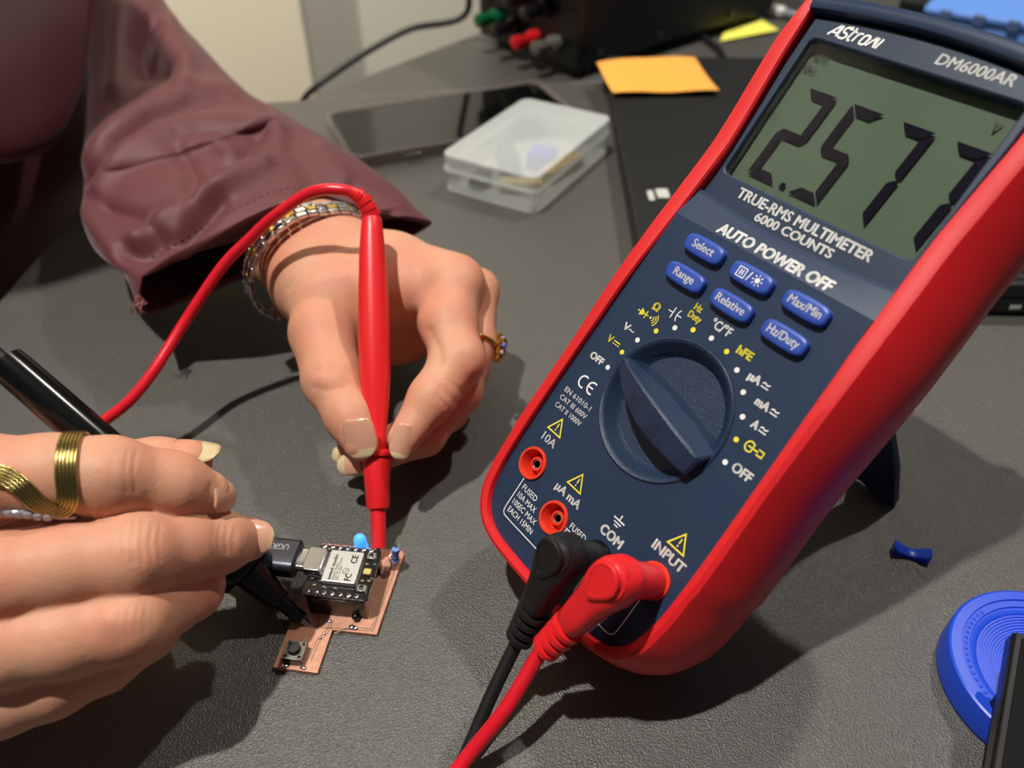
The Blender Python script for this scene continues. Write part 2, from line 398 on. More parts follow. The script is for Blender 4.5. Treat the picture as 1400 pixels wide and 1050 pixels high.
for t, wl, wr, h in secs:
    q = ea*t
    rings.append([q-eb*wl+(0, 0, -5), q-eb*wl*.97+(0, 0, h*.72-.3), q-eb*wl*.88+(0, 0, h*.82), q+eb*wr*.12+(0, 0, h*1.12), q+eb*wr*.3+(0, 0, h*1.08), q+eb*wr*.75+(0, 0, h*.35-.6), q+eb*(wr+1.4)+(0, 0, -5)])
s_.loft(rings); s_.build('grip', M_NAVYR, dial, smooth=24, bevel=.3)
s_ = M(); c0 = ea*(-16.6); s_.lathe([(.85, 2.1), (.85, 2.75), (.6, 2.85), (.6, 2.6)], o=c0, N=16); s_.build('pointer_dot', M_NAVY, dial)
# jacks
for u, v, _ in JK:
    s_ = M(); s_.lathe([(4.55, -.3), (4.9, .3), (4.75, .85), (4.1, .85), (3.5, -1), (3.2, -4.6), (2.15, -4.6), (2.15, -1.6), (1.95, -1.35), (1.5, -1.35), (1.35, -4.5)], o=(u, v, 0), N=36, cap0=False, cap1=False)
    j = s_.build('jack', M_REDJ if u < 0 or u > 20 else M_BLKG, mm, smooth=40)
    if u > 0 and u < 20: j['label'] = 'black jack ring'
    s_ = M(); s_.lathe([(1.36, -1.9), (1.1, -1.9), (1.1, -4.6)], o=(u, v, 0), N=20, cap0=False, cap1=False); s_.build('contact', M_STEEL, j)
# buttons
BT = [('Select', -16.1, 40.6, 0), ('H', .1, 40.2, 0), ('Max/Min', 16.6, 40.4, 0), ('Range', -16.2, 31.9, 0), ('Relative', -.1, 31.9, 0), ('Hz/Duty', 16.5, 31.9, 0)]
for name, u, v, _ in BT:
    s_ = M(); rings = []
    w_ = 6.4; 
    base = []
    for k in range(32):
        a = 2*math.pi*k/32; c_, d_ = math.cos(a), math.sin(a)
        x = w_*abs(c_)**.35*(1 if c_ > 0 else -1); y = 2.75*abs(d_)**.55*(1 if d_ > 0 else -1)
        y *= 1-.12*(x/w_)**2*(1 if u >= 0 else 1); base.append((x, y))
    for n, k in ((-.5, 1), (1.5, 1), (2.0, .95), (2.25, .86), (2.3, .6)):
        rings.append([(u+x*(1-(1-k)*.45), v+y*k, n) for x, y in base])
    s_.loft(rings); bt = s_.build('button', M_BTN, mm, smooth=45)
    s_ = M()
    if name == 'H':
        s_.ribbon([(u-3.9, v-1.25), (u-1.5, v-1.25), (u-1.5, v+1.25), (u-3.9, v+1.25)], .28, 2.36, True)
        text(s_, 'H', u-2.7, v, 0, 1.5, 2.36, center=True, wid=1.1, bold=.04)
        text(s_, '/', u-.3, v, 0, 2.4, 2.36, center=True, wid=1.0)
        s_.disc(u+2.3, v, .7, 2.36)
        for k in range(8):
            a = k*math.pi/4; s_.ribbon([(u+2.3+1.0*math.cos(a), v+1.0*math.sin(a)), (u+2.3+1.6*math.cos(a), v+1.6*math.sin(a))], .25, 2.36)
    else:
        wd_ = {'Select': 7.2, 'Max/Min': 9.4, 'Range': 7.0, 'Relative': 9.2, 'Hz/Duty': 9.2}[name]
        text(s_, name, u, v+.2, 0, 2.15, 2.36, center=True, wid=wd_, bold=.013)
    s_.build('button_print', M_WHITE, bt, smooth=0)
# printing on the face
wp, yp = M(), M(); Z = .07; ZB = DP+.08
# logo: heavy slanted strokes
def stroke_word(s, u0, v0, h, w):
    x = u0; sh = .32
    G = {'A': ([[(0, 0), (.5, 1), (.62, 1), (.86, 0)], [(.2, .3), (.8, .3)]], .98),
         's': ([[(.7, .86), (.62, 1.0), (.2, 1.0), (.08, .86), (.08, .66), (.2, .54), (.55, .46), (.68, .34), (.68, .14), (.55, 0), (.15, 0), (.03, .14)]], .84),
         't': ([[(.12, 1.15), (.12, .14), (.24, 0), (.45, 0)], [(0, .82), (.45, .82)]], .58),
         'r': ([[(.08, 0), (.08, .82)], [(.08, .62), (.22, .82), (.48, .82)]], .58),
         'o': ([[(.12, .12), (.12, .7), (.24, .82), (.54, .82), (.66, .7), (.66, .12), (.54, 0), (.24, 0), (.12, .12)]], .84),
         'n': ([[(0, 0), (.34, .86), (.44, .86), (.74, 0)]], .84), 'I': ([[(.1, 0), (.1, .9)]], .2)}
    for ch in 'AstronI':
        st_, adv = G[ch]
        for line in st_: s.ribbon([(x+(px+sh*py)*w, v0+py*h) for px, py in line], .56, ZB)
        x += adv*w
stroke_word(wp, -25.0, 103.3, 3.0, 2.95)
text(wp, 'DM6000AR', 4.6, 104.0, 23.4, 2.6, ZB, shear=.12, bold=.014)
text(wp, 'TRUE-RMS MULTIMETER', -20.6, 57.0, 20.5, 2.7, ZB, bold=.022)
text(wp, '6000 COUNTS', -12.1, 53.7, 11.9, 2.3, ZB, bold=.024)
text(wp, 'AUTO POWER OFF', -17.4, 46.2, 18.2, 2.9, Z, bold=.03, fn=lambda x, y, n: (x, y, n+drop(y)))
DT = [(-21.6, -.1, 0), (-20.5, 5.7, 1), (-18.5, 10.9, 0), (-15.2, 15.8, 1), (-10.9, 19.3, 0), (-6, 21.5, 1), (-.2, 22.3, 0), (5.5, 21.6, 1), (10.7, 19.2, 0), (15.5, 15.6, 0), (19.1, 10.6, 0), (21.2, 5.2, 1), (22.3, -.9, 0)]
for u, v, y in DT: (yp if y else wp).disc(u, v, .72, Z)
text(wp, 'OFF', -26.3, .1, 0, 2.0, Z, center=True, wid=5.2, bold=.03)
text(yp, 'V', -26.2, 6.8, 0, 2.0, Z, center=True, wid=1.9)
def dcsym(s, u, v, k=1, n=Z, w=.3):
    s.ribbon([(u-1.2*k, v+.4*k), (u+1.2*k, v+.4*k)], w, n)
    for q in (-.9, 0, .9): s.ribbon([(u+(q-.28)*k, v-.4*k), (u+(q+.28)*k, v-.4*k)], w, n)
dcsym(yp, -23.6, 6.7)
text(wp, 'V~', -22.9, 12.2, 0, 2.0, Z, center=True, wid=4.2)
# diode, ohm and buzzer
yp.add([(-22.9, 19.0, Z), (-22.9, 16.8, Z), (-20.9, 17.9, Z)], [(0, 1, 2)]); yp.ribbon([(-23.9, 17.9), (-19.9, 17.9)], .3, Z); yp.ribbon([(-20.8, 19.0), (-20.8, 16.8)], .35, Z)
text(yp, 'Ω', -19.3, 21.2, 0, 2.0, Z, center=True, wid=2.4, bold=.03)
yp.disc(-19.0, 17.9, .35, Z)
for r in (1.0, 1.7, 2.4): yp.ribbon([(-19.0+r*math.cos(a), 17.9+r*math.sin(a)) for a in np.linspace(-.75, .75, 6)], .26, Z)
# capacitor
wp.ribbon([(-15.6, 22.4), (-14.0, 22.4)], .28, Z); wp.ribbon([(-14.0, 24), (-14.0, 20.8)], .3, Z)
wp.ribbon([(-12.6+.9*(1-math.cos(a)), 22.4+1.7*math.sin(a)) for a in np.linspace(-1.2, 1.2, 8)], .28, Z); wp.ribbon([(-12.6, 22.4), (-11.0, 22.4)], .28, Z)
text(yp, 'Hz', -8.3, 27.0, 0, 1.8, Z, center=True, wid=2.5); text(yp, 'Duty', -7.7, 24.6, 0, 1.8, Z, center=True, wid=4.4)
text(wp, '°C/°F', .5, 25.9, 0, 2.4, Z, center=True, wid=6.4)
text(yp, 'hFE', 9.9, 23.8, 0, 2.1, Z, center=True, wid=4.8, bold=.03)
def acdc(s, u, v):
    s.ribbon([(u-1.1, v+.1), (u-.5, v+.5), (u+.3, v+.1), (u+1.1, v+.5)], .33, Z); s.ribbon([(u-1.1, v-.65), (u+1.1, v-.65)], .33, Z)
for t_, u, v, w_, su in (('µA', 15.9, 20.0, 3.7, 19.3), ('mA', 21.4, 15.9, 4.0, 25.0), ('A', 22.9, 10.9, 2.0, 25.4)):
    text(wp, t_, u, v, 0, 2.1, Z, center=True, wid=w_, bold=.035); acdc(wp, su, v)
# transistor socket symbol
yp.ribbon([(25.6-1.2*math.cos(a)-.6, 5.8+1.3*math.sin(a)) for a in np.linspace(-2.2, 2.2, 12)], .42, Z)
yp.ribbon([(24.6, 5.8), (27.6, 5.8)], .4, Z); yp.ribbon([(25.9, 7.0), (25.9, 4.6)], .35, Z); yp.ribbon([(27.3, 6.5), (29.0, 6.5), (29.0, 5.1), (27.3, 5.1)], .35, Z)
text(wp, 'OFF', 27.3, -.3, 0, 2.4, Z, center=True, wid=5.8, bold=.024)
# CE mark
for cx_ in (-25.6, -22.0):
    wp.ribbon([(cx_+1.7*math.cos(a), -7.6+1.75*math.sin(a)) for a in np.linspace(math.radians(65), math.radians(295), 14)], .5, Z)
wp.ribbon([(-23.6, -7.6), (-21.6, -7.6)], .45, Z)
text(wp, 'EN 61010-1', -29.7, -13.2, -18.6, 1.5, Z, bold=.01); text(wp, 'CAT III 600V', -29.7, -15.8, -18.3, 1.5, Z, bold=.01); text(wp, 'CAT II 1000V', -29.7, -18.4, -18.5, 1.5, Z, bold=.01)
def warn(u, v, w_=5.4, h=4.6):
    yp.ribbon([(u-w_/2, v-h/2), (u+w_/2, v-h/2), (u, v+h/2)], .42, Z, True)
    yp.ribbon([(u, v+.75), (u, v-.75)], .38, Z); yp.disc(u, v-1.4, .25, Z)
warn(-24.6, -22.3); warn(-8.8, -30.3); warn(25.1, -23.5)
text(wp, '10A', -24.5, -27.2, 0, 2.4, Z, center=True, wid=5.6, bold=.01)
text(wp, 'µA mA', -9.0, -35.3, 0, 2.4, Z, center=True, wid=10.2, bold=.02)
text(wp, 'COM', 8.9, -35.1, 0, 2.6, Z, center=True, wid=8.0, bold=.028)
text(wp, 'INPUT', 24.8, -28.4, 0, 2.6, Z, center=True, wid=10.6, bold=.02)
wp.ribbon([(8.2, -28.9), (8.2, -30.5)], .35, Z); wp.ribbon([(6.2, -30.5), (10.2, -30.5)], .4, Z); wp.ribbon([(6.9, -31.4), (9.5, -31.4)], .35, Z); wp.ribbon([(7.5, -32.2), (8.9, -32.2)], .35, Z)
for i, (t_, w_) in enumerate((('FUSED', 6.4), ('10A MAX', 8.2), ('10SEC MAX', 10.6), ('EACH 15MIN', 11.2))):
    text(wp, t_, (-19.6, -18.7, -17.6, -17.2)[i]-.3, (-42.9, -45.6, -48.2, -50.9)[i], 0, 1.7, Z, center=True, wid=w_, bold=.0)
text(wp, 'FUSED', .1, -41.0, 0, 1.7, Z, center=True, wid=6.2, bold=0); text(wp, '500mA', -.6, -43.9, 0, 1.7, Z, center=True, wid=6.2, bold=0)
wp.ribbon(catmull([(-24.4, -41.0), (-24.4, -46), (-24.3, -51.6), (-23.6, -53.0), (-21.8, -53.4), (-12, -53.4), (-6, -53.4)], 4), .3, Z)
wp.ribbon([(-3.9, -42.6), (2.4, -42.6)], .3, Z)
wp.ribbon(catmull([(9.2, -48), (9.2, -53.0), (10.0, -54.6), (12, -55), (21.5, -55), (24.2, -54.6), (25.4, -52.4), (25.4, -42)], 4), .3, Z)
split_build(wp, 'printed_legend', M_WHITE, mm); split_build(yp, 'printed_legend', M_YEL, mm)
# seven segment digits
sg = M()
def seg(x0, v0, w_, h, on, n=-7.2):
    t_ = 2.5; g = .12; m_ = v0+h/2; sh = .055
    def sl(p): return (p[0]+(p[1]-v0)*sh, p[1], n)
    def hz(v, k):  # k -1 bottom, 0 mid, 1 top
        if k == 0: pts = [(x0+.3, v), (x0+1.3, v+1.2), (x0+w_-1.3, v+1.2), (x0+w_-.3, v), (x0+w_-1.3, v-1.2), (x0+1.3, v-1.2)]
        else: pts = [(x0+.3, v), (x0+w_-.3, v), (x0+w_-t_-.2, v-k*t_), (x0+t_+.2, v-k*t_)]
        sg.add([sl(p) for p in pts], [tuple(range(len(pts)))])
    def vt(x, a, b_, side, top):
        if top: pts = [(x, a+.35), (x, b_-.35), (x+side*t_, b_-t_-.35), (x+side*t_, a+1.5), (x+side*1.2, a+.3)]
        else: pts = [(x, a+.35), (x, b_-.35), (x+side*1.2, b_-.3), (x+side*t_, b_-1.5), (x+side*t_, a+t_+.35)]
        sg.add([sl(p) for p in pts], [tuple(range(5))])
    if 'a' in on: hz(v0+h, 1)
    if 'g' in on: hz(m_, 0)
    if 'd' in on: hz(v0, -1)
    if 'b' in on: vt(x0+w_, m_, v0+h, -1, True)
    if 'f' in on: vt(x0, m_, v0+h, 1, True)
    if 'c' in on: vt(x0+w_, v0, m_, -1, False)
    if 'e' in on: vt(x0, v0, m_, 1, False)
for x, on in ((-24.0, 'abged'), (-10.4, 'afgcd'), (3.5, 'abc'), (17.4, 'abc')): seg(x, 64.3, 9.2, 26.2, on)
sg.add([(-13.3, 64.4, -7.2), (-11.8, 64.4, -7.2), (-11.7, 66.0, -7.2), (-13.2, 66.0, -7.2)], [(0, 1, 2, 3)])
split_build(sg, 'digit', M_SEG, lcd, 1.0)
s_ = M()
text(s_, 'AUTO', -27.0, 97.6, -22.5, 1.7, -7.2, bold=.012, shear=.1); text(s_, 'APO', -28.0, 94.0, -24.2, 1.9, -7.2, bold=.012, shear=.1)
dcsym(s_, -26.9, 80.8, 1.0, -7.2, .22)
text(s_, 'V', 23.6, 94.8, 25.4, 2.6, -7.2, shear=.1, bold=.02)
split_build(s_, 'symbol', mat('lcd_symbol', (40, 42, 48), .5), lcd)
#NEXT1
# ================================================================= TEST LEADS
def plug(root, u, v, tail, m, h0, hole_m=None, bulge=1.0):
    """right-angle plug: barrel along the jack axis, head, ribbed tail; tail given in meter coordinates"""
    c = np.array([u, v, 0.]); e = np.array(tail, float)
    s_ = M(); s_.lathe([(3.7, -1.5), (4.1, .2), (4.3, 2.0), (4.9, h0-6), (5.2, h0-2), (5.4, h0+1), (5.0, h0+3.2), (3, h0+3.6)], o=c, N=36)
    hd = c+np.array([0, 0, h0-1.0]); ax = e-hd; Ln = np.linalg.norm(ax); ax /= Ln
    sd = np.cross([0, 0, 1.], ax); sd /= np.linalg.norm(sd); up = np.cross(ax, sd)
    # head and body as one loft along the tail axis
    secs = [(-5.4, 1.6, 3.6), (-5.0, 3.2, 4.5), (-4.0, 4.5, 5.0), (-2, 5.6, 5.3), (0, 6.1, 5.4), (3, 6.0, 5.2), (6.5, 5.1, 4.7), (9, 4.6, 4.4), (Ln*.75, 4.1, 4.1), (Ln-1, 3.8, 3.8), (Ln, 3.0, 3.0)]
    rings = []
    for t, a, b in secs:
        r = []
        for k in range(28):
            an = 2*math.pi*k/28; x = math.cos(an); y = math.sin(an); p = .62 if t > 2 else .75
            r.append(hd+ax*t+sd*a*abs(x)**p*(1 if x > 0 else -1)+up*b*abs(y)**p*(1 if y > 0 else -1))
        rings.append(r)
    s_.loft(rings)
    s_.v = [tuple(L2W(*p)) for p in s_.v]
    pl = s_.build('plug', m, root, smooth=50)
    s_ = M(); r0 = []   # raised teardrop pad
    for n, k in ((4.6, 1), (5.9, .98), (6.15, .9), (6.2, .8), (6.0, .78)):
        ring = []
        for q in range(36):
            an = 2*math.pi*q/36; x = math.cos(an); y = math.sin(an)
            a_ = 4.6*x*(1 if x < 0 else 1.55-.0*abs(y)); b_ = 4.4*y*(1 if x < 0 else (1-.45*x**1.5))
            ring.append(hd+ax*(a_*k+.2)+sd*b_*k+np.array([0, 0, 1])*n)
        r0.append(ring)
    s_.loft(r0); s_.v = [tuple(L2W(*p)) for p in s_.v]; s_.build('pad', m, pl, smooth=40)
    # strain relief ribs
    s_ = M(); s_.lathe([(2.6, -1), (2.7, 2), (2.5, 11), (2.1, 13)], o=e, axis=ax, N=24)
    for k in range(4):
        t0 = .2+k*3.1; s_.lathe([(2.5, t0), (4.2-k*.16, t0+.3), (4.25-k*.16, t0+1.7), (2.5, t0+2.0)], o=e, axis=ax, N=24, x=sd, sx=1.05)
    for sg_ in (-1, 1):
        s_.box(-1.0, 1.0, -.7, .7, 0, 11.5, fr=(e+sd*sg_*2.9, [sd, up, ax]))
    s_.v = [tuple(L2W(*p)) for p in s_.v]; s_.build('strain_relief', m, pl, smooth=40)
    return L2W(*(e+ax*11.5)), (ax[0]*Uv+ax[1]*Vv+ax[2]*Nv)
def probe(root, tip, top, m, guard_t, dims):
    """tip and top in world; dims: list of (t from tip mm, radius)"""
    tip = np.array(tip, float); top = np.array(top, float); ax = top-tip; L_ = np.linalg.norm(ax); ax /= L_
    return tip, ax, L_
red = thing('test_lead', 'red test lead: probe held over the circuit board, plug in the INPUT jack', 'test lead', (-20, 170, 0))
end, edir = plug(red, 25.3, -35.9, (20.0, -55, 13.5), M_REDP, 19.5)
tipR = D(518, 749, 256.5); topR = D(508, 296, 274)
ax = topR-tipR; LR = np.linalg.norm(ax); ax /= LR
M().lathe([(.3, -3.2), (1.0, -2.2), (1.0, 2)], o=tipR, axis=ax, N=16).build('metal_tip', M_STEEL, red)
s_ = M(); s_.lathe([(2.0, -.2), (2.35, 0), (2.6, 12.5), (2.6, 13.5)], o=tipR, axis=ax, N=32, cap1=False)
s_.lathe([(2.2, 12.5), (3.6, 12.8), (3.75, 13.3), (4.75, 28.5), (4.75, 29.3), (3.9, 29.5)], o=tipR, axis=ax, N=36)
s_.build('tip_sleeve', M_REDP, red, smooth=40)
gd = 29.5
s_ = M(); s_.lathe([(3.9, gd), (5.5, gd+.3), (5.9, gd+1.1), (5.7, gd+2.0), (3.6, gd+2.9)], o=tipR, axis=ax, N=36)
s_.build('finger_guard', M_REDP, red, smooth=50)
s_ = M(); s_.lathe([(3.3, gd+2), (3.2, gd+6), (3.7, gd+12), (4.6, gd+20), (5.2, gd+28), (5.45, gd+40), (5.35, gd+50), (5.1, LR-26), (4.6, LR-14), (4.0, LR-6), (3.5, LR-1), (3.1, LR)], o=tipR, axis=ax, N=40)
s_.build('handle', M_REDP, red, smooth=60)
P = [topR, D(503, 284, 273), D(494, 271, 272), D(480, 262.5, 271), D(464, 259.5, 270.5), D(442, 259.5, 271), D(415, 268, 274), D(380, 292, 277)]
P = P[:-1]+[D(372, 298, 277), D(340, 328, 281), D(303, 366, 284), D(253, 440, 286), D(211, 506, 281), D(180, 545, 279), D(150, 570, 279), D(116, 590, 279), D(60, 607, 277), D(-20, 630, 272)]
lo = P[-1].copy(); lo[2] = 2.2
P += [np.array([lo[0]-30, lo[1]-12, 2.2]), (-250, 100, 2.2), (-235, -20, 2.2), (-120, -70, 2.2), (-20, -30, 2.2)]
de = proj(end)[2]
P += [T(545, 1165, 2.3), T(592, 1098, 2.6), T(640, 1034, 9), T(694, 966, 20), end+edir*3, end-edir*3]
cp = catmull(P, 10)
s_ = M(); s_.tube(cp, 2.05, 14); s_.build('cable', M_REDC, red, smooth=180)
pts = catmull([topR, D(503, 284, 273), D(494, 271, 272), D(480, 262.5, 271)], 12); s_ = M()
s_.tube(pts, list(np.linspace(2.9, 2.2, len(pts))), 18)
for k, i in enumerate((4, 12, 20, 28)):
    p = pts[i]; t = pts[i+1]-pts[i-1]; r_ = 3.55-k*.25; s_.lathe([(2.0, -1.25), (r_, -1.0), (r_, .75), (2.0, 1.0)], o=p, axis=t, N=24)
s_.build('strain_relief', M_REDP, red, smooth=40)

blk = thing('test_lead', 'black test lead: probe under the ringed fingers, plug in the COM jack', 'test lead', (-90, 140, 0))
end, edir = plug(blk, 8.9, -42.6, (8.2, -60.5, 11), M_BLKR, 17.5)
tipB = D(412, 846, 239); topB = D(8, 495, 226)
ax = topB-tipB; LB = np.linalg.norm(ax); ax /= LB; tB = tipB
M().lathe([(.3, -4.4), (1.0, -3), (1.0, 2)], o=tB, axis=ax, N=16).build('metal_tip', M_STEEL, blk)
s_ = M(); s_.lathe([(1.9, -.2), (2.2, 0), (2.5, 9), (2.5, 10)], o=tB, axis=ax, N=32, cap1=False)
s_.lathe([(2.2, 8), (3.4, 8.4), (3.7, 9.2), (5.0, 20.5), (5.0, 21.2), (4.6, 21.5)], o=tB, axis=ax, N=36); s_.build('tip_sleeve', M_BLKG, blk, smooth=40)
s_ = M(); s_.lathe([(5, 21.5), (8.4, 21.9), (9.1, 23), (9.0, 25.5), (7.2, 29), (5.4, 33)], o=tB, axis=ax, N=36); s_.build('finger_guard', M_BLKG, blk, smooth=50)
s_ = M(); s_.lathe([(5.2, 32), (5.2, 40), (5.6, 55), (5.8, 75), (5.5, LB-4), (5.3, LB), (4.6, LB+.3), (3.6, LB-1)], o=tB, axis=ax, N=36); s_.build('handle', M_BLKG, blk, smooth=50)
P = [topB-ax*3, topB+ax*12, topB+ax*30+np.array([0, 0, -8]), (-215, 160, 30), (-262, 60, 3), (-250, -60, 2.1), (-110, -95, 2.1), (-20, -50, 2.1), T(590, 1150, 2.2), T(612, 1085, 2.4), T(640, 1025, 5), T(672, 950, 14), end+edir*2, end-edir*3]
s_ = M(); s_.tube(catmull(P, 10), 1.9, 14); s_.build('cable', M_BLKR, blk, smooth=180)

# ================================================================= CIRCUIT BOARD (frame: origin o, e1 along the USB axis, e2 away)
bo = np.array([-57, 117.5, 0]); ba = math.radians(-7); b1 = np.array([math.cos(ba), math.sin(ba), 0]); b2 = np.array([-math.sin(ba), math.cos(ba), 0])
bm_ = Matrix(((b1[0], b2[0], 0, bo[0]*.001), (b1[1], b2[1], 0, bo[1]*.001), (0, 0, 1, 0), (0, 0, 0, 1)))
def bW(a, b_, z): return bo+b1*a+b2*b_+np.array([0, 0, z])
pcb = thing('circuit_board', 'small L-shaped bare copper circuit board lying between the two hands', 'circuit board', matrix=bm_)
s_ = M(); outl = [(-13, -1.2), (.4, -1.4), (.6, 12.8), (14.4, 12.9), (16.0, 43), (15.2, 44.2), (-12.2, 44), (-12.6, 26)]
plate(s_, outl, [], .1, 1.5); s_.build('copper_clad_board', M_COPPER, pcb)
gm = mat('milled_isolation_track', (150, 118, 92), .7)
def track(pts, w=.35):
    s_ = M(); s_.ribbon(pts, w, 1.53); s_.build('milled_track', gm, pcb, smooth=0)
track([(-3.6, 2), (-3.0, 8.5), (-1.2, 12), (-.6, 16)]); track([(-2.6, 2), (-2.2, 8), (-.4, 11.6), (.2, 16)]); track([(-2.6, 13.2), (13, 13.9), (14.8, 42)]); track([(-4, 12.2), (-4.4, 16.5)]); track([(1.5, 11.8), (6.5, 14.6), (12.2, 14.6), (13.0, 20)])
track([(12.0, 37.5), (14.6, 38.4)]); track([(12.2, 40.5), (14.6, 41.3)])
for a, b_, r in ((6.4, 14.2, 1.15), (7.6, 14.0, .9), (-2.2, 9.6, .6), (-1.4, 11.2, .55), (-9.2, -.4, .9), (-3.8, -.5, .7), (-.9, 15.4, .7), (12.6, 39.5, .8), (13.0, 41.6, .7)):
    M().ball((a, b_, 1.7), r, 12, (1, .8, .6)).build('solder_joint', M_SOLDER, pcb, smooth=180)
# header sockets
hm_ = mat('black_header_plastic', (26, 22, 22), .25)
for b0 in (17.6, 34.2):
    s_ = M(); s_.box(-7.9, 10.4, b0, b0+2.5, 1.5, 9.9); hd = s_.build('header_socket', hm_, pcb, bevel=.12)
    for k in range(7):
        s_ = M(); s_.box(-7.3+k*2.54-.3, -7.3+k*2.54+.3, b0-.28, b0+.02, 1.5, 1.9); s_.build('pin_tail', M_SOLDER, hd)
    for k in range(6):
        s_ = M(); s_.box(-6.03+k*2.54-.06, -6.03+k*2.54+.06, b0-.06, b0+.02, 7.6, 9.9); s_.build('seam', mat('seam_dark_plastic', (12, 10, 10), .5), hd)  # thin strips darker than the header body
M().ball((6.9, 17.2, 3.0), 1.25, 14).build('solder_joint', M_BLKG, pcb, smooth=180, label='glossy black bead on header face')
# tact switch
s_ = M(); s_.box(-10.3, -4.3, .0, 6.0, 1.5, 4.6); sw = s_.build('push_switch', M_BLKG, pcb, bevel=.15)
s_ = M(); s_.box(-10.3, -4.3, .0, 6.0, 4.6, 4.95); s_.build('switch_cover', mat('brushed_steel', (150, 148, 140), .35, 1), sw, bevel=.1)
M().lathe([(1.85, 4.9), (1.85, 6.2), (1.6, 6.5)], o=(-7.3, 3, 0), N=24).build('switch_cap', M_BLKR, sw, smooth=40)
for a, b_ in ((-9.4, .9), (-5.2, .9), (-5.2, 5.1), (-9.4, 5.1)): M().ball((a, b_, 5.0), .5, 10, (1, 1, .5)).build('rivet', M_BLKG, sw, smooth=180)
for a in (-10.0, -4.6):
    s_ = M(); s_.box(a-.4, a+.4, -1.0, .2, 1.5, 2.1); s_.build('switch_leg', M_SOLDER, sw, bevel=.1)
# blue LED
ledm = mat('glowing_blue_led', (90, 170, 255), .15, emit=(60, 150, 255), estr=1.1); 
cl = bW(0, 0, 0); 
s_ = M(); s_.lathe([(2.3, 7.2), (2.3, 8.0), (2.0, 8.1), (2.0, 11.4), (1.8, 12.5), (1.2, 13.3), (.3, 13.7)], o=(3.2, 39.6, 0), N=24)
led = s_.build('blue_led', ledm, pcb, smooth=60)
M().tube([(2.6, 39.6, 1.4), (2.6, 39.6, 7.4)], .25, 8).build('lead_wire', M_STEEL, led); M().tube([(3.8, 39.6, 1.4), (3.8, 39.6, 7.4)], .25, 8).build('lead_wire', M_STEEL, led)
# resistor standing up
rp = [(14.7, 37.4, 4.0), (15.1, 38.6, 10.4)]; p0, p1 = map(np.array, rp); ax = p1-p0; LL = np.linalg.norm(ax); ax /= LL
rm = mat('resistor_blue', (120, 160, 220), .35)
s_ = M(); s_.lathe([(.3, 0), (.95, .25), (1.05, .9), (.85, 1.6), (.8, LL-1.6), (1.05, LL-.9), (.95, LL-.25), (.3, LL)], o=p0, axis=ax, N=20, sx=1.25, sy=1.25); rs = s_.build('resistor', rm, pcb, smooth=60)
for k, (c_, nm) in enumerate((((230, 150, 170), 'band'), ((24, 24, 40), 'band'), ((150, 130, 210), 'band'), ((50, 70, 160), 'band'))):
    t = (1.1, 2.3, 3.5, 5.4)[k]; M().lathe([(.86 if 1.5 < t < 5 else 1.09, t-.3), (.88 if 1.5 < t < 5 else 1.1, t), (.86 if 1.5 < t < 5 else 1.09, t+.3)], o=p0, axis=ax, N=20, sx=1.27, sy=1.27, cap0=False, cap1=False).build('colour_band', mat('band_%d' % k, c_, .4), rs)
M().tube(catmull([tuple(p1), (15.2, 39.0, 11.4), (15.0, 39.8, 10.8), (13.6, 40.4, 6), (12.4, 41.2, 1.5)], 6), .32, 8).build('lead_wire', M_STEEL, rs)
M().tube(catmull([tuple(p0), (14.6, 37.0, 3), (13.4, 36.4, 2.4), (12.8, 38.6, 2.2), (12.6, 39.4, 1.6)], 6), .32, 8).build('lead_wire', M_STEEL, rs)
M().tube(catmull([(11.4, 40.4, 1.6), (12.2, 39.6, 4.8), (13.8, 39.0, 3.4), (13.2, 38.0, 1.6)], 6), .32, 8).build('lead_wire', M_STEEL, rs)
# microcontroller module
xi = thing('microcontroller_module', 'tiny black microcontroller module with a silver shield plugged onto the copper board', 'microcontroller', matrix=bm_)
s_ = M(); plate(s_, rrect(-9.4, 11.4, 17.9, 36.8, 1.6), [], 9.95, 10.95, .1); s_.build('module_board', mat('black_solder_mask', (16, 16, 17), .22, coat=.5), xi)
for b0 in (18.9, 35.8):
    for k in range(7):
        a = -7.3+k*2.54; s_ = M()
        s_.ball((a, b0, 11.1), .95, 12, (1, 1.15, .75)); s_.lathe([(.35, 11), (.3, 12.3), (.1, 12.5)], o=(a, b0, 0), N=8); s_.build('pin_joint', M_SOLDER, xi, smooth=60)
s_ = M(); plate(s_, rrect(-4.2, 6.3, 22.4, 34.0, .5), [], 10.95, 12.6, .15); sh = s_.build('metal_shield', mat('satin_nickel', (222, 222, 216), .42, .75), xi)
tmk = M()
def btxt(s, t, a, b_, w_, cap): return text(s, t, a, b_, 0, cap, 12.64, ang=90, center=False, wid=w_, bold=.02)
btxt(tmk, 'seeed studio', -1.5, 23.0, 9.4, 1.05)
for k in range(3): btxt(tmk, ('Model: XIAO', 'FCC ID: Z4T-XIAO', 'IC: 2.4G')[k], -.6+k*.75, 23.0+(0, .2, .2)[k], (6.4, 8.2, 5.0)[k], .42)
btxt(tmk, 'CE', 4.9, 29.6, 3.2, 1.9); btxt(tmk, 'FC', 4.7, 23.2, 2.6, 1.9)
tmk.ribbon([(2.5+1.0*math.cos(a), 26.6+1.0*math.sin(a)) for a in np.linspace(0, 6.2, 16)], .18, 12.64); tmk.ribbon([(1.9, 26.0), (3.1, 27.2)], .18, 12.64)
split_build(tmk, 'printed_legend', mat('grey_print', (60, 60, 62), .6), sh, 1.2)
for k in range(15):
    s_ = M(); s_.box(-5.1, -4.2, 22.7+k*.76, 23.05+k*.76, 10.95, 11.5); s_.build('castellation', M_SOLDER, xi)
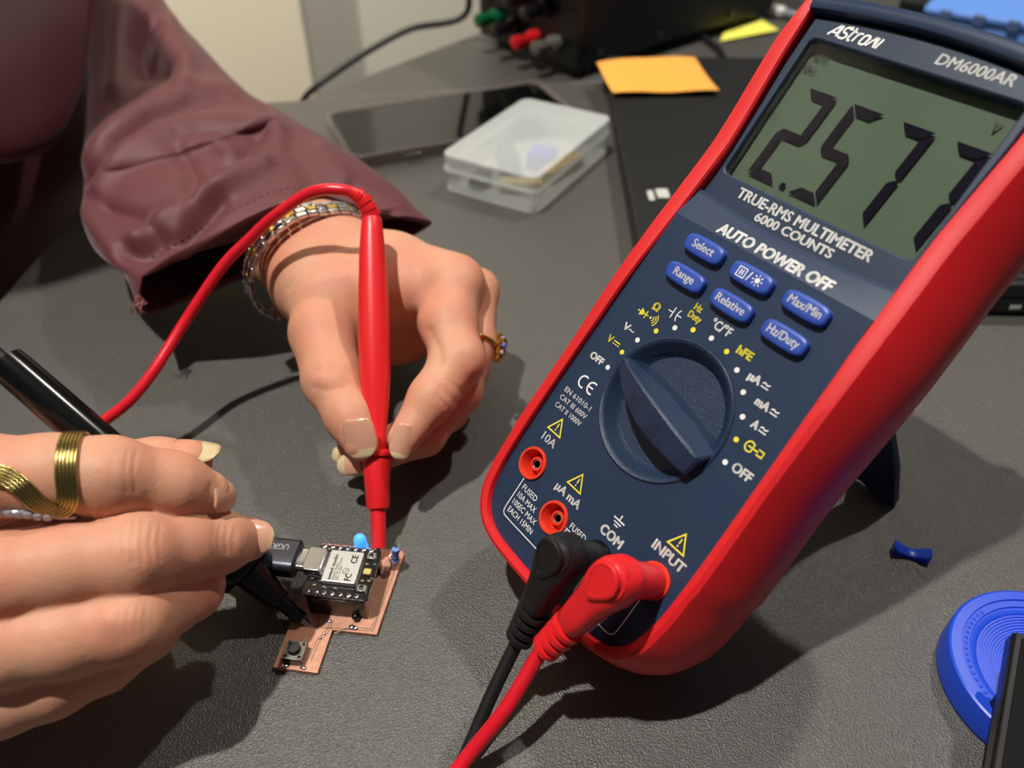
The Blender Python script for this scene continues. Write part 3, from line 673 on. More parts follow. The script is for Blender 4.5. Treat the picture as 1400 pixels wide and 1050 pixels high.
s_ = M(); plate(s_, rrect(-11.0, -4.9, 24.6, 33.4, 1.2), [], 10.95, 14.1, .3); s_.build('usb_socket', M_STEEL, xi)
for b0 in (20.6, 32.6):
    s_ = M(); s_.box(7.3, 10.0, b0, b0+2.3, 10.95, 11.9); tb = s_.build('button', mat('tarnished_silver', (190, 188, 180), .3, .9), xi, bevel=.12)
    M().lathe([(.7, 11.9), (.7, 12.3), (.5, 12.4)], o=(8.65, b0+1.15, 0), N=16).build('plunger', M_BLKG, tb)
s_ = M(); s_.box(7.6, 10.0, 26.8, 28.9, 10.95, 12.0); s_.build('indicator', mat('yellowed_led', (206, 190, 110), .3), xi, bevel=.3)
for a, b_ in ((7.6, 24.4), (9.6, 24.6), (7.4, 30.6), (9.8, 30.8), (10.3, 25.5), (-6.6, 21.2), (-8.0, 23.4), (-5.8, 34.8), (-3.4, 20.8), (0, 20.8)):
    s_ = M(); s_.box(a, a+.9, b_, b_+.5, 10.95, 11.35); s_.build('chip_part', M_SOLDER if (a*7) % 2 < 1 else mat('tan_ceramic', (170, 140, 100), .4), xi)
# usb cable
uc = thing('usb_cable', 'dark grey USB-C cable plug pushed into the microcontroller module', 'cable', (-90, 150, 0))
def bw_m(s_): s_.v = [tuple(bW(*p)) for p in s_.v]; return s_
def rrx(a, b0, b1_, z0, z1, r):  # rounded section across e1
    return [(a, y, z) for y, z in rrect(b0, b1_, z0, z1, r, 4)]
c2 = 29.2
bw_m(M().loft([rrx(a, c2-4.1, c2+4.1, 11.2, 13.8, 1.2) for a in (-14.6, -10.9)])).build('metal_plug', M_STEEL, uc, smooth=50)
bw_m(M().loft([rrx(-13.4, c2-5.2, c2+5.2, 9.7, 15.3, 1.6), rrx(-13.9, c2-5.9, c2+5.9, 9.1, 15.9, 2.2), rrx(-34, c2-5.8, c2+5.8, 9.1, 15.9, 2.2), rrx(-36, c2-5, c2+5, 9.6, 15.4, 2.0)])).build('plug_housing', mat('grey_aluminium', (92, 92, 100), .36, .85, bump=.2, bscale=3000), uc, smooth=50)
s_ = M(); text(s_, 'UGREEN', -16.6, c2+2.6, 0, 2.1, 15.96, ang=180, wid=9.6, bold=.0); bw_m(s_).build('printed_legend', mat('pale_engraving', (176, 176, 182), .5), uc, smooth=0)
P = [bW(-35, c2, 12.4), bW(-50, c2+2, 12), bW(-75, c2+6, 8), bW(-110, c2-4, 2.4), bW(-190, c2-40, 2.4)]
s_ = M(); s_.tube(catmull(P, 10), [3.4]*10+[1.9]*31, 14); s_.build('cord', M_BLKR, uc, smooth=180)

# ================================================================= BACKGROUND OBJECTS
def boxframe(c, ang): a = math.radians(ang); return np.array(c, float), [np.array([math.cos(a), math.sin(a), 0]), np.array([-math.sin(a), math.cos(a), 0]), np.array([0, 0, 1.])]
def rbox(fr, sx, sy, z0, z1, r, bev=.0, k=None):
    """rounded slab; returns an M in world coordinates"""
    s_ = M(); plate(s_, rrect(-sx/2, sx/2, -sy/2, sy/2, r), [], z0, z1, bev)
    s_.v = [tuple(fr[0]+p[0]*fr[1][0]+p[1]*fr[1][1]+np.array([0, 0, p[2]])) for p in s_.v]; return s_
def ff(fr, s_): s_.v = [tuple(fr[0]+p[0]*fr[1][0]+p[1]*fr[1][1]+np.array([0, 0, p[2]])) for p in s_.v]; return s_
# phone
fr = boxframe((-39, 507, 0), 22.5); ph = thing('smartphone', 'black smartphone in a clear case lying face up behind the sleeve', 'phone', fr[0])
s_ = M(); plate(s_, rrect(-79, 79, -39, 39, 10), [rrect(-76, 76, -36.2, 36.2, 8)], .3, 9.6, .5); ff(fr, s_).build('clear_case', mat('clear_case_plastic', (150, 138, 130), .1, spec=.8, alpha=.3), ph)
rbox(fr, 151, 71.4, .8, 8.6, 8.5, .8).build('phone_body', mat('phone_frame', (40, 40, 42), .3, .6), ph)
rbox(fr, 148, 69, 8.55, 8.75, 7.5).build('screen', mat('phone_glass', (10, 11, 11), .06, spec=.3), ph)
for x, y in ((-79, -20), (-40, -39.5), (20, 39.5)):
    s_ = M(); s_.box(x-5, x+5, y-.8, y+.8, 3.5, 6.5); ff(fr, s_).build('side_button', mat('phone_button', (120, 116, 112), .25, .8), ph, bevel=.5)
# storage box
c0, c1, c2_, c3 = (np.array(p, float) for p in ((-42, 420), (13, 388), (64, 472), (8, 502)))
cc_ = (c0+c1+c2_+c3)/4; angb = math.degrees(math.atan2((c1-c0)[1], (c1-c0)[0])); fr = boxframe((cc_[0], cc_[1], 0), angb); wx, wy = 63, 98
bx = thing('storage_box', 'frosted clear plastic parts box on the desk beside the phone', 'box', fr[0])
M_FR = mat('frosted_polypropylene', (238, 244, 240), .3, spec=.5, alpha=.3)
s_ = M(); plate(s_, rrect(-wx/2+.8, wx/2-.8, -wy/2+.8, wy/2-.8, 6), [rrect(-wx/2+2.2, wx/2-2.2, -wy/2+2.2, wy/2-2.2, 5)], 1.4, 15, .3); plate(s_, rrect(-wx/2+.8, wx/2-.8, -wy/2+.8, wy/2-.8, 6), [], .2, 1.4, .3)
ff(fr, s_).build('tray', M_FR, bx)
s_ = M(); plate(s_, rrect(-wx/2, wx/2, -wy/2, wy/2, 6.5), [rrect(-wx/2+1.2, wx/2-1.2, -wy/2+1.2, wy/2-1.2, 5.5)], 12.2, 22.2, .3); plate(s_, rrect(-wx/2+.3, wx/2-.3, -wy/2+.3, wy/2-.3, 6.3), [], 21.6, 23, .5)
ff(fr, s_).build('lid', M_FR, bx)
s_ = M(); plate(s_, rrect(-wx/2-.5, wx/2+.5, -wy/2-.5, wy/2+.5, 6.8), [rrect(-wx/2+1, wx/2-1, -wy/2+1, wy/2-1, 5.5)], 13.0, 14.3, .3); ff(fr, s_).build('rim', M_FR, bx)
for nm, lab, x, y, sx, sy, z1, col, a in (('sensor_module', 'blue module inside the frosted parts box', 4, 8, 15, 17, 10, (60, 70, 215), 12), ('motor', 'dark grey part at the left inside the frosted parts box', -12, -6, 12, 24, 11, (70, 80, 88), 40),
        ('connector', 'tan connector along the right wall inside the frosted parts box', 20, 4, 9, 34, 9, (200, 170, 110), -8), ('wire_bundle', 'yellow-tan part near the front inside the frosted parts box', 10, -28, 24, 8, 8, (205, 180, 120), 30),
        ('relay', 'small black part at the front corner inside the frosted parts box', -14, -34, 10, 12, 9, (60, 62, 66), 0)):
    p = fr[0]+fr[1][0]*x+fr[1][1]*y; f2 = boxframe((p[0], p[1], 0), angb+a)
    o = rbox(f2, sx, sy, 1.5, z1, 1.5, .4).build(nm, mat(nm+'_plastic', col, .4), base=(p[0], p[1], 1.5)); tag(o, lab, 'component', 'parts inside the box')
# laptop
lp = thing('laptop', 'closed black laptop lying behind the multimeter with an orange note on it', 'laptop', (180, 440, 0)); fr = boxframe((181, 445, 0), -1.5)
rbox(fr, 232, 300, 2.2, 9.8, 5, .8).build('laptop_base', M_BLKR, lp); rbox(fr, 232, 300, 10.3, 17.6, 5, .9).build('laptop_lid', mat('laptop_lid_black', (26, 26, 26), .5), lp)
rbox(fr, 228, 296, 9.7, 10.4, 4).build('seam', M_BLKG, lp)
for x, y in ((-100, -135), (100, -135), (-100, 135), (100, 135)): rbox((fr[0]+fr[1][0]*x+fr[1][1]*y, fr[1]), 16, 8, 0, 2.3, 3).build('rubber_foot', M_BLK, lp)
M_SILV = mat('silver_sticker', (205, 205, 200), .4)
for px_, py_, w_, h_ in ((890, 267, 3.2, 11), (906, 264, 6.5, 10)):
    p = T(px_, py_, 17.7); s_ = M(); plate(s_, rrect(-w_/2, w_/2, -h_/2, h_/2, 1), [], 17.6, 17.75); s_.v = [tuple(np.array([p[0]+q[0], p[1]+q[1], q[2]])) for q in s_.v]; s_.build('sticker', M_SILV, lp)
s_ = M(); s_.box(112, 113.5, -145, -60, 17.5, 17.8)
for k in range(3):
    q = M(); q.box(20, 112, -146+k*6, -144.8+k*6, 17.5, 17.9); ff(fr, q).build('ridge', M_BLKG, lp)
q = M(); q.box(52, 57, -150.3, -149.9, 4.5, 6.5); ff(fr, q).build('port', M_SILV, lp)
# notes
def note(px4, z, name, lab, m, curl, amp=1.0):
    A, B, C_, D_ = [T(p[0], p[1], z) for p in px4]; s_ = M(); n = 14; V = []
    for side in (0, -.35):
        for i in range(n+1):
            for j in range(n+1):
                a, b_ = i/n, j/n; p = (A*(1-a)+B*a)*(1-b_)+(D_*(1-a)+C_*a)*b_; p = p.copy(); p[2] = z+.5+curl(a, b_)*amp+side; V.append(p)
    Fs = []; K = (n+1)**2
    for i in range(n):
        for j in range(n):
            k = i*(n+1)+j; Fs += [(k, k+1, k+n+2, k+n+1), (K+k, K+k+n+1, K+k+n+2, K+k+1)]
    for i in range(n):
        for k0, k1 in ((i, i+1), ((n)*(n+1)+i, n*(n+1)+i+1), (i*(n+1), (i+1)*(n+1)), (i*(n+1)+n, (i+1)*(n+1)+n)): Fs.append((k0, k1, K+k1, K+k0))
    s_.add(V, Fs); c = (A+B+C_+D_)/4; o = s_.build(name, m, base=(c[0], c[1], z), smooth=60); tag(o, lab, 'sticky note'); return o
note([(816, 86), (838, 134), (982, 131), (950, 80)], 18.0, 'sticky_note', 'orange sticky note stuck on the laptop corner, edges curling up', mat('orange_paper', (255, 178, 74), .8, bump=.1, bscale=300), lambda a, b_: 3.2*(a**3)+2.2*(1-a)**4*math.sin(b_*3.1)+.5*math.sin(b_*9), 1.0)
note([(990, 45), (984, 58), (1064, 45), (1010, 10)], .0, 'sticky_note', 'yellow sticky note on the desk behind the power supply', mat('yellow_paper', (244, 240, 96), .8, bump=.1, bscale=300), lambda a, b_: 1.5*a*b_+.6, 1.0)
# power supply
pc = T(783, 114, 0); d1 = np.array([132, 107, 0.]); d1 /= np.linalg.norm(d1); d2v = np.array([-d1[1], d1[0], 0])
pc = pc+np.array([2, 6, 0]); PW, PD, PH = 118, 240, 150
ps = thing('power_supply', 'black bench power supply at the back with knobs and coloured terminals', 'power supply', pc+d1*60+d2v*50)
M_PS = mat('black_blue_metal', (22, 23, 34), .45, .2); M_PSF = mat('black_front_plastic', (14, 14, 15), .4)
def pf(a, b_, z): return pc+d1*a+d2v*b_+np.array([0, 0, z])
def pbox(a0, a1, b0, b1_, z0, z1): s_ = M(); s_.box(a0, a1, b0, b1_, z0, z1); s_.v = [tuple(pf(*p)) for p in s_.v]; return s_
pbox(4, PD, 0, PW, 8, PH).build('cabinet', M_PS, ps, bevel=2)
pbox(0, 5, -1, PW+1, 6, PH+1).build('front_panel', M_PSF, ps, bevel=1.5)
for a in (18, PD-18):
    for b_ in (12, PW-12): M().lathe([(8, 0), (8, 8)], o=pf(a, b_, 0), N=20).build('foot', M_BLK, ps)
for k in range(3):
    for r in range(7):
        pbox(38+k*34, 62+k*34, -.5, .4, 52+r*7, 54.4+r*7).build('vent_slot', M_BLKG, ps)
for a, z in ((24, 16), (90, 16), (180, 16)): 
    M().lathe([(3, -1.6), (3, .6)], o=pf(a, 0, z), axis=-d2v*-1, N=16).build('screw', mat('dull_steel', (110, 110, 112), .3, 1), ps)
for b_, z, c_, lab in ((22, 22, (96, 96, 90), 'grey binding post'), (46, 20, (200, 24, 36), 'red binding post'), (92, 26, (10, 96, 60), 'green binding post'), (34, 44, (24, 24, 26), None), (70, 24, (24, 24, 26), None)):
    s_ = M(); s_.lathe([(6.5, 0), (6.5, -6), (4.6, -7), (4.6, -15), (5.2, -16), (5.2, -22), (3, -23)], o=pf(0, b_, z), axis=d1, N=20); o = s_.build('binding_post', mat('post_%d' % b_, c_, .3), ps, smooth=40)
    if lab: o['label'] = lab
for b_, z, r in ((28, 74, 11), (60, 74, 11), (92, 74, 11), (28, 108, 9), (60, 108, 9), (92, 108, 9), (60, 48, 8)):
    s_ = M(); s_.lathe([(r*1.15, 0), (r*1.1, -3), (r, -4), (r*.9, -18), (r*.7, -19)], o=pf(0, b_, z), axis=d1, N=24); s_.build('knob', M_BLK, ps, smooth=40)
# dark cable arching behind the desk
P = [pf(-2, 100, 88), pf(-30, 112, 96), D(640, 14, 640), D(560, 40, 640), D(500, 72, 640), D(455, 102, 640), D(428, 122, 640), D(414, 138, 650), D(404, 160, 690), D(398, 200, 760)]
s_ = M(); s_.tube(catmull(P, 8), 2.6, 12); s_.build('power_cord', M_BLKR, ps, smooth=180)
P = [T(968, 48, 3), T(985, 66, 3), T(996, 84, 3), T(1010, 96, 2.5)]
P = [pf(150, 4, 3), T(972, 58, 3), T(984, 68, 3), T(992, 84, 3), T(1000, 100, 3)+np.array([0, 12, 0])]
s_ = M(); s_.tube(catmull(P, 8), 2.2, 12); s_.build('power_cord', M_BLKR, ps, smooth=180)
# clear pen / white tube
a0, a1 = T(1008, 2, 5), T(1092, 22, 5); s_ = M(); ax = a1-a0
Lp = np.linalg.norm(ax)
pn = thing('marker_pen', 'white and clear marker pen lying behind the yellow note', 'pen', (a0+a1)/2-np.array([0, 0, 5]))
s_.lathe([(2, -20), (4.4, -18), (4.6, 25), (4.6, Lp*.62)], o=a0, axis=ax, N=20); s_.build('barrel', mat('pen_clear', (186, 186, 182), .2, trans=.4), pn, smooth=50)
M().lathe([(4.9, Lp*.3), (5, Lp*.62), (5, Lp*.75), (3, Lp*.78)], o=a0, axis=ax, N=20).build('cap', mat('pen_white', (226, 226, 220), .35), pn, smooth=50)
M().lathe([(3.4, Lp*.76), (3.2, Lp*.98), (1, Lp*1.1)], o=a0, axis=ax, N=16).build('grip', mat('pen_grey', (140, 144, 150), .3), pn, smooth=50)
# blue container behind the meter top
q0 = T(1312, 22, 30); fr = boxframe((q0[0]+55, q0[1]+30, 0), -34)
bc = thing('parts_tray', 'light blue plastic tray behind the top of the multimeter', 'tray', fr[0]); M_LB = mat('light_blue_plastic', (110, 160, 246), .35)
s_ = M(); plate(s_, rrect(-55, 55, -40, 40, 4), [rrect(-52.5, 52.5, -37.5, 37.5, 3)], 1, 26, .5); ff(fr, s_).build('tray_wall', M_LB, bc)
rbox(fr, 109, 79, 0, 2, 4, .3).build('tray_floor', M_LB, bc); rbox(fr, 116, 86, 25, 29, 5, .8).build('tray_lid', M_LB, bc)
for x in (-45, -20, 5, 30):
    s_ = M(); s_.box(x, x+9, -45, -42, 22, 30); ff(fr, s_).build('hinge_lug', mat('lug_blue_grey', (84, 104, 150), .35), bc, bevel=.8)
q1 = T(1308, 8, 20); fr2 = boxframe((q1[0]-18, q1[1]+26, 0), -34)
o = rbox(fr2, 26, 70, 0, 24, 3, .6).build('adapter_block', M_BLK, base=fr2[0]); tag(o, 'black block standing left of the light blue tray', 'block')

# ================================================================= BLUE PRINTS AT RIGHT
dc = np.array([151.5, 111.5, 0]); bd = thing('printed_stand', 'blue 3D-printed round stand with a flared post at right edge', 'printed part', dc)
s_ = M(); prof = [(26.6, 0), (27.3, .8), (27.2, 9.2), (26.9, 9.9), (26.3, 10.2), (23.6, 10.25), (23.4, 9.75), (21.4, 9.7), (21.2, 9.25), (20.2, 9.2), (19.4, 8.9)]
for k in range(14):
    r = 19.2-k*.75; h = 8.6-.55*k*.35-.12*k*(1 if k < 6 else .8); prof += [(r, h), (r-.6, h)]
prof += [(8.2, 4.6), (7.4, 5.4), (6.8, 7), (6.2, 10), (5.8, 16), (5.6, 24), (5.4, 25), (1, 25)]
s_.lathe(prof, o=dc, N=96); s_.build('flared_disc', M_BLUE, bd, smooth=25)
for k in range(36):
    a = math.radians(120+k*5.0); p = dc+np.array([math.cos(a)*22.3, math.sin(a)*22.3, 9.75]); M().ball(p, .5, 8, (1, 1, .5)).build('print_bump', M_BLUE, bd, smooth=180)
# post rising to the right
s_ = M(); s_.tube([dc+(4, 6, 5), dc+(12, 16, 13), dc+(22, 28, 20)], [6.5, 5, 5], 20); s_.build('side_arm', M_BLUE, bd, smooth=60)
# small blue saddle clip
ka, kb = T(1219, 752, 0), T(1270, 765, 0); kd = kb-ka; kl = np.linalg.norm(kd); kd /= kl; ks = np.array([-kd[1], kd[0], 0])
s_ = M(); rings = []
for i in range(15):
    t = i/14; z = 1.2+2.3*abs(2*t-1)**1.6; lip = 1 if i not in (0, 14) else .7; w_ = 2.3*(.85 if 3 < i < 11 else 1.0)
    c = ka+kd*kl*t; rings.append([c-ks*w_*lip, c-ks*w_*lip+(0, 0, z), c-ks*w_*.3+(0, 0, z+.4*lip), c+ks*w_*.3+(0, 0, z+.4*lip), c+ks*w_*lip+(0, 0, z), c+ks*w_*lip])
s_.loft(rings); o = s_.build('printed_clip', mat('dark_blue_plastic', (26, 70, 205), .35), base=(ka+kb)/2, smooth=30, bevel=.25); tag(o, 'tiny blue saddle-shaped printed clip on the bare desk beside the stand', 'printed part')
# black slab over the disc
ea_ = T(1386, 862, 30); eb_ = T(1352, 1070, 22)
sdv = eb_-ea_; sl_ = np.linalg.norm(sdv); sdv /= sl_; sx_ = np.cross(sdv, [0, 0, 1.]); sx_ = -sx_/np.linalg.norm(sx_)
if sx_[0] < 0: sx_ = -sx_
sn_ = np.cross(sx_, sdv); sn_ = sn_ if sn_[2] > 0 else -sn_
bs = thing('instrument_case', 'black flat case edge standing in front of the blue stand', 'case', (ea_+eb_)/2*np.array([1, 1, 0]))
fr = (ea_, [sx_, sdv, sn_])
M().box(0, 70, 0, sl_+40, -6, -.6, fr=fr).build('lower_shell', M_BLKG, bs, bevel=.6)
M().box(.4, 70, .3, sl_+40, -.6, .6, fr=fr).build('upper_shell', M_BLKR, bs, bevel=.4)
M().box(1.8, 69, 1.6, sl_+39, .5, 1.0, fr=fr).build('lid_ridge', mat('matt_black', (14, 14, 14), .75, spec=.2), bs, bevel=.2)
q = eb_+sx_*50+sdv*25
M().box(q[0]-12, q[0]+12, q[1]-12, q[1]+12, 0, q[2]-3).build('support_foot', M_BLK, bs, bevel=.5)
q = eb_+sx_*6-sdv*30
M().box(q[0]-3, q[0]+8, q[1]-20, q[1]+3, 0, q[2]-4).build('support_foot', M_BLK, bs, bevel=.5)
#NEXT2
# ================================================================= PERSON
def cap_sdf(G, a, b, ra, rb):
    a = np.asarray(a, np.float32); b = np.asarray(b, np.float32); d = b-a; L2 = float(d@d)+1e-6
    X, Y, Zc = G
    t = ((X-a[0])*d[0]+(Y-a[1])*d[1]+(Zc-a[2])*d[2])/L2; t = np.clip(t, 0, 1)
    return np.sqrt((X-a[0]-t*d[0])**2+(Y-a[1]-t*d[1])**2+(Zc-a[2]-t*d[2])**2)-(ra+(rb-ra)*t)
def smin(a, b, k):
    h = np.maximum(k-np.abs(a-b), 0)/k; return np.minimum(a, b)-h*h*k*.25
def nets(Fv, lo, h):
    ins = Fv < 0; nx, ny, nz = Fv.shape
    acc = np.zeros((nx-1, ny-1, nz-1, 3), np.float32); cnt = np.zeros((nx-1, ny-1, nz-1), np.float32)
    sl = lambda o, n: slice(o, o+n-1)
    for ax_ in range(3):
        for o1 in (0, 1):
            for o2 in (0, 1):
                oth = [q for q in range(3) if q != ax_]; off = [0, 0, 0]; off[oth[0]] = o1; off[oth[1]] = o2
                A = Fv[sl(off[0], nx), sl(off[1], ny), sl(off[2], nz)]; o_ = list(off); o_[ax_] = 1
                B = Fv[sl(o_[0], nx), sl(o_[1], ny), sl(o_[2], nz)]
                c = (A < 0) != (B < 0); t = np.where(c, A/(A-B+1e-12), 0)
                for q in range(3): acc[..., q] += np.where(c, t if q == ax_ else off[q], 0)
                cnt += c
    act = cnt > 0; idx = -np.ones(cnt.shape, np.int64); idx[act] = np.arange(act.sum())
    ijk = np.argwhere(act); V = (ijk+acc[act]/cnt[act][:, None])*h+lo
    Fs = []
    for ax_ in range(3):
        oth = [q for q in range(3) if q != ax_]
        sa = [slice(1, -1)]*3; sa[ax_] = slice(0, -1); sb = list(sa); sb[ax_] = slice(1, None)
        A = ins[tuple(sa)]; B = ins[tuple(sb)]; c = np.argwhere(A != B); base = c.copy(); 
        base[:, oth[0]] += 1; base[:, oth[1]] += 1
        if len(c) == 0: continue
        def g(d0, d1): q = base.copy(); q[:, oth[0]] -= d0; q[:, oth[1]] -= d1; return idx[q[:, 0], q[:, 1], q[:, 2]]
        Q = np.stack([g(0, 0), g(1, 0), g(1, 1), g(0, 1)], 1); flip = A[tuple(c.T)] ^ (ax_ == 1)
        Q[~flip] = Q[~flip][:, ::-1]; Fs.append(Q)
    Fs = np.vstack(Fs); Fs = Fs[(Fs >= 0).all(1)]
    return V, Fs
def vnorm(V, Fq):
    n = np.cross(V[Fq[:, 2]]-V[Fq[:, 0]], V[Fq[:, 3]]-V[Fq[:, 1]]); N_ = np.zeros_like(V)
    for k in range(4): np.add.at(N_, Fq[:, k], n)
    return N_/(np.linalg.norm(N_, axis=1)[:, None]+1e-9)
def lap(V, Fq, it, lam=.5):
    E_ = np.vstack([Fq[:, [0, 1]], Fq[:, [1, 2]], Fq[:, [2, 3]], Fq[:, [3, 0]]]); E_ = np.vstack([E_, E_[:, ::-1]])
    deg = np.bincount(E_[:, 0], minlength=len(V))[:, None]
    for _ in range(it):
        S = np.stack([np.bincount(E_[:, 0], weights=V[E_[:, 1], q], minlength=len(V)) for q in range(3)], 1)
        V = V+lam*(S/np.maximum(deg, 1)-V)
    return V
def seg_dist(X, Y, poly):
    d = np.full(X.shape, 1e9); 
    for (x0, y0), (x1, y1) in zip(poly[:-1], poly[1:]):
        dx, dy = x1-x0, y1-y0; t = np.clip(((X-x0)*dx+(Y-y0)*dy)/(dx*dx+dy*dy+1e-9), 0, 1); d = np.minimum(d, np.hypot(X-x0-t*dx, Y-y0-t*dy))
    return d
def sculpt(V, N_, strokes):
    X, Y, Dp = proj(V); view = CAM-V; view /= np.linalg.norm(view, axis=1)[:, None]; facing = np.clip((N_*view).sum(1)*2, 0, 1)
    out = V.copy()
    for poly, amp, wid in strokes:
        d = seg_dist(X, Y, poly); out += N_*(facing*amp*np.exp(-(d/wid)**2))[:, None]
    return out
def hand_mesh(fingers, palm, h, kf=5, ff_=.8, strokes=()):
    """fingers: list of chains of (px,py,depth,r); palm: list of capsules"""
    P3 = lambda q: D(q[0], q[1], q[2])
    allp = [(P3(q), q[3]) for c in fingers for q in c]+[(P3(q), q[3]) for c in palm for q in c]
    lo = np.min([p-r for p, r in allp], 0)-3; hi = np.max([p+r for p, r in allp], 0)+3
    n = np.ceil((hi-lo)/h).astype(int)+1
    ax3 = [lo[i]+np.arange(n[i], dtype=np.float32)*h for i in range(3)]
    def region(chain, pad):
        a = np.min([P3(q)-q[3] for q in chain], 0)-pad; b = np.max([P3(q)+q[3] for q in chain], 0)+pad
        i0 = np.maximum(((a-lo)/h).astype(int), 0); i1 = np.minimum(((b-lo)/h).astype(int)+2, n)
        return tuple(slice(i0[i], i1[i]) for i in range(3))
    def chain_sdf(chain, k, R):
        G = np.meshgrid(*[ax3[i][R[i]] for i in range(3)], indexing='ij', sparse=True); d = None
        for q0, q1 in zip(chain[:-1], chain[1:]):
            c = cap_sdf(G, P3(q0), P3(q1), q0[3], q1[3]); d = c if d is None else smin(d, c, k)
        return d
    pal = np.full(n, 50, np.float32)
    for c in palm:
        R = region(c, 14); pal[R] = smin(pal[R], chain_sdf(c, 8, R), 10)
    tot = pal.copy()
    for c in fingers:
        R = region(c, 10); d = chain_sdf(c, 3.5, R); w_ = smin(pal[R], d, kf); tot[R] = smin(tot[R], w_, ff_)
    V, Fq = nets(tot, lo.astype(np.float64), h)
    V = lap(V, Fq, 3); N_ = vnorm(V, Fq)
    if (N_*(V-V.mean(0))).sum() < 0: Fq = Fq[:, ::-1]; N_ = -N_
    V = sculpt(V, N_, strokes); 
    return V, Fq
def skin_mat():
    m = bpy.data.materials.new('skin'); m.use_nodes = True; nt = m.node_tree; N = nt.nodes; b = N['Principled BSDF']; tc = N.new('ShaderNodeTexCoord')
    b.inputs['Roughness'].default_value = .52; b.inputs['Specular IOR Level'].default_value = .3
    b.inputs['Subsurface Weight'].default_value = .3; b.inputs['Subsurface Radius'].default_value = (1, .4, .22); b.inputs['Subsurface Scale'].default_value = .0022
    n = N.new('ShaderNodeTexNoise'); n.inputs['Scale'].default_value = 55; n.inputs['Detail'].default_value = 3
    cr = N.new('ShaderNodeValToRGB'); cr.color_ramp.elements[0].position = .35; cr.color_ramp.elements[1].position = .7
    cr.color_ramp.elements[0].color = lin((212, 160, 130))+(1,); cr.color_ramp.elements[1].color = lin((212, 143, 116))+(1,)
    nt.links.new(tc.outputs['Object'], n.inputs['Vector']); nt.links.new(n.outputs[0], cr.inputs[0]); nt.links.new(cr.outputs[0], b.inputs['Base Color'])
    v = N.new('ShaderNodeTexVoronoi'); v.inputs['Scale'].default_value = 1100; n2 = N.new('ShaderNodeTexNoise'); n2.inputs['Scale'].default_value = 260; n2.inputs['Detail'].default_value = 5
    mp = N.new('ShaderNodeMapping'); mp.inputs['Scale'].default_value = (1, 1, 1)
    a = N.new('ShaderNodeMath'); a.operation = 'MULTIPLY_ADD'; a.inputs[1].default_value = .35
    nt.links.new(tc.outputs['Object'], v.inputs['Vector']); nt.links.new(tc.outputs['Object'], n2.inputs['Vector'])
    nt.links.new(v.outputs[0], a.inputs[0]); nt.links.new(n2.outputs[0], a.inputs[2])
    bp = N.new('ShaderNodeBump'); bp.inputs['Strength'].default_value = .35; bp.inputs['Distance'].default_value = .0004
    nt.links.new(a.outputs[0], bp.inputs['Height']); nt.links.new(bp.outputs[0], b.inputs['Normal'])
    return m
M_SKIN = skin_mat()
M_NAIL = mat('fingernail', (214, 160, 134), .22, sss=.2, coat=.3)
M_NAILT = mat('fingernail_free_edge', (222, 198, 154), .25, sss=.2, coat=.3)
person = thing('person', 'person in a maroon coat holding a red and a black test probe with ringed fingers', 'person', (-300, 380, -740))
# right-centre hand holding the red probe
A_f = [
 [(446, 412, 296, 12.5), (442, 455, 285, 11.8), (455, 520, 272, 10.2), (478, 570, 264, 8.0), (494, 607, 259, 5.9)],          # thumb
 [(596, 384, 298, 11.5), (622, 388, 291, 10.6), (612, 440, 281, 10.2), (626, 492, 273, 9.2), (590, 545, 265, 7.7), (552, 600, 260, 5.5)],  # index
 [(620, 398, 310, 11), (651, 398, 304, 8.6), (647, 470, 292, 8.2), (625, 535, 281, 8.4), (580, 595, 274, 7.0), (500, 633, 268, 4.6)],
 [(625, 415, 318, 10), (648, 430, 314, 8.5), (640, 500, 302, 8.2), (612, 560, 291, 7.6), (560, 600, 284, 6.6), (484, 620, 275, 4.2)],
 [(615, 430, 326, 9), (640, 470, 322, 8), (620, 540, 312, 7.2), (580, 585, 300, 6.4), (530, 600, 290, 5)],
]
A_p = [
 [(335, 282, 405, 10), (366, 316, 362, 12), (406, 344, 321, 16)],
 [(402, 340, 318, 17), (424, 372, 310, 15.5), (452, 398, 302, 14)],
 [(440, 325, 320, 15), (470, 352, 312, 14), (540, 372, 303, 13.5), (600, 385, 298, 10.5)],
 [(440, 385, 308, 14), (520, 400, 306, 14), (610, 412, 309, 11)],
 [(440, 400, 314, 14), (540, 450, 318, 13), (615, 440, 320, 10)],
 [(440, 400, 300, 13), (490, 405, 296, 10.5), (560, 398, 294, 10)],
]
A_s = [([(588, 452), (600, 478), (602, 500)], -.5, 6), ([(575, 425), (590, 410), (615, 402)], -.5, 7), ([(432, 508), (455, 500), (482, 512)], -.25, 4), ([(428, 530), (450, 534), (470, 530)], -.2, 4),
       ([(604, 530), (618, 545), (628, 556)], -.3, 4), ([(596, 540), (610, 556)], -.3, 3), ([(612, 520), (632, 536)], -.25, 3), ([(395, 395), (412, 365), (440, 346), (470, 338), (502, 337)], -.35, 3.2),
       ([(440, 520), (462, 516)], .5, 12), ([(628, 375)], 0, 1) if 0 else ([(600, 375), (640, 385)], .7, 18), ([(640, 480), (646, 500)], .5, 14)]
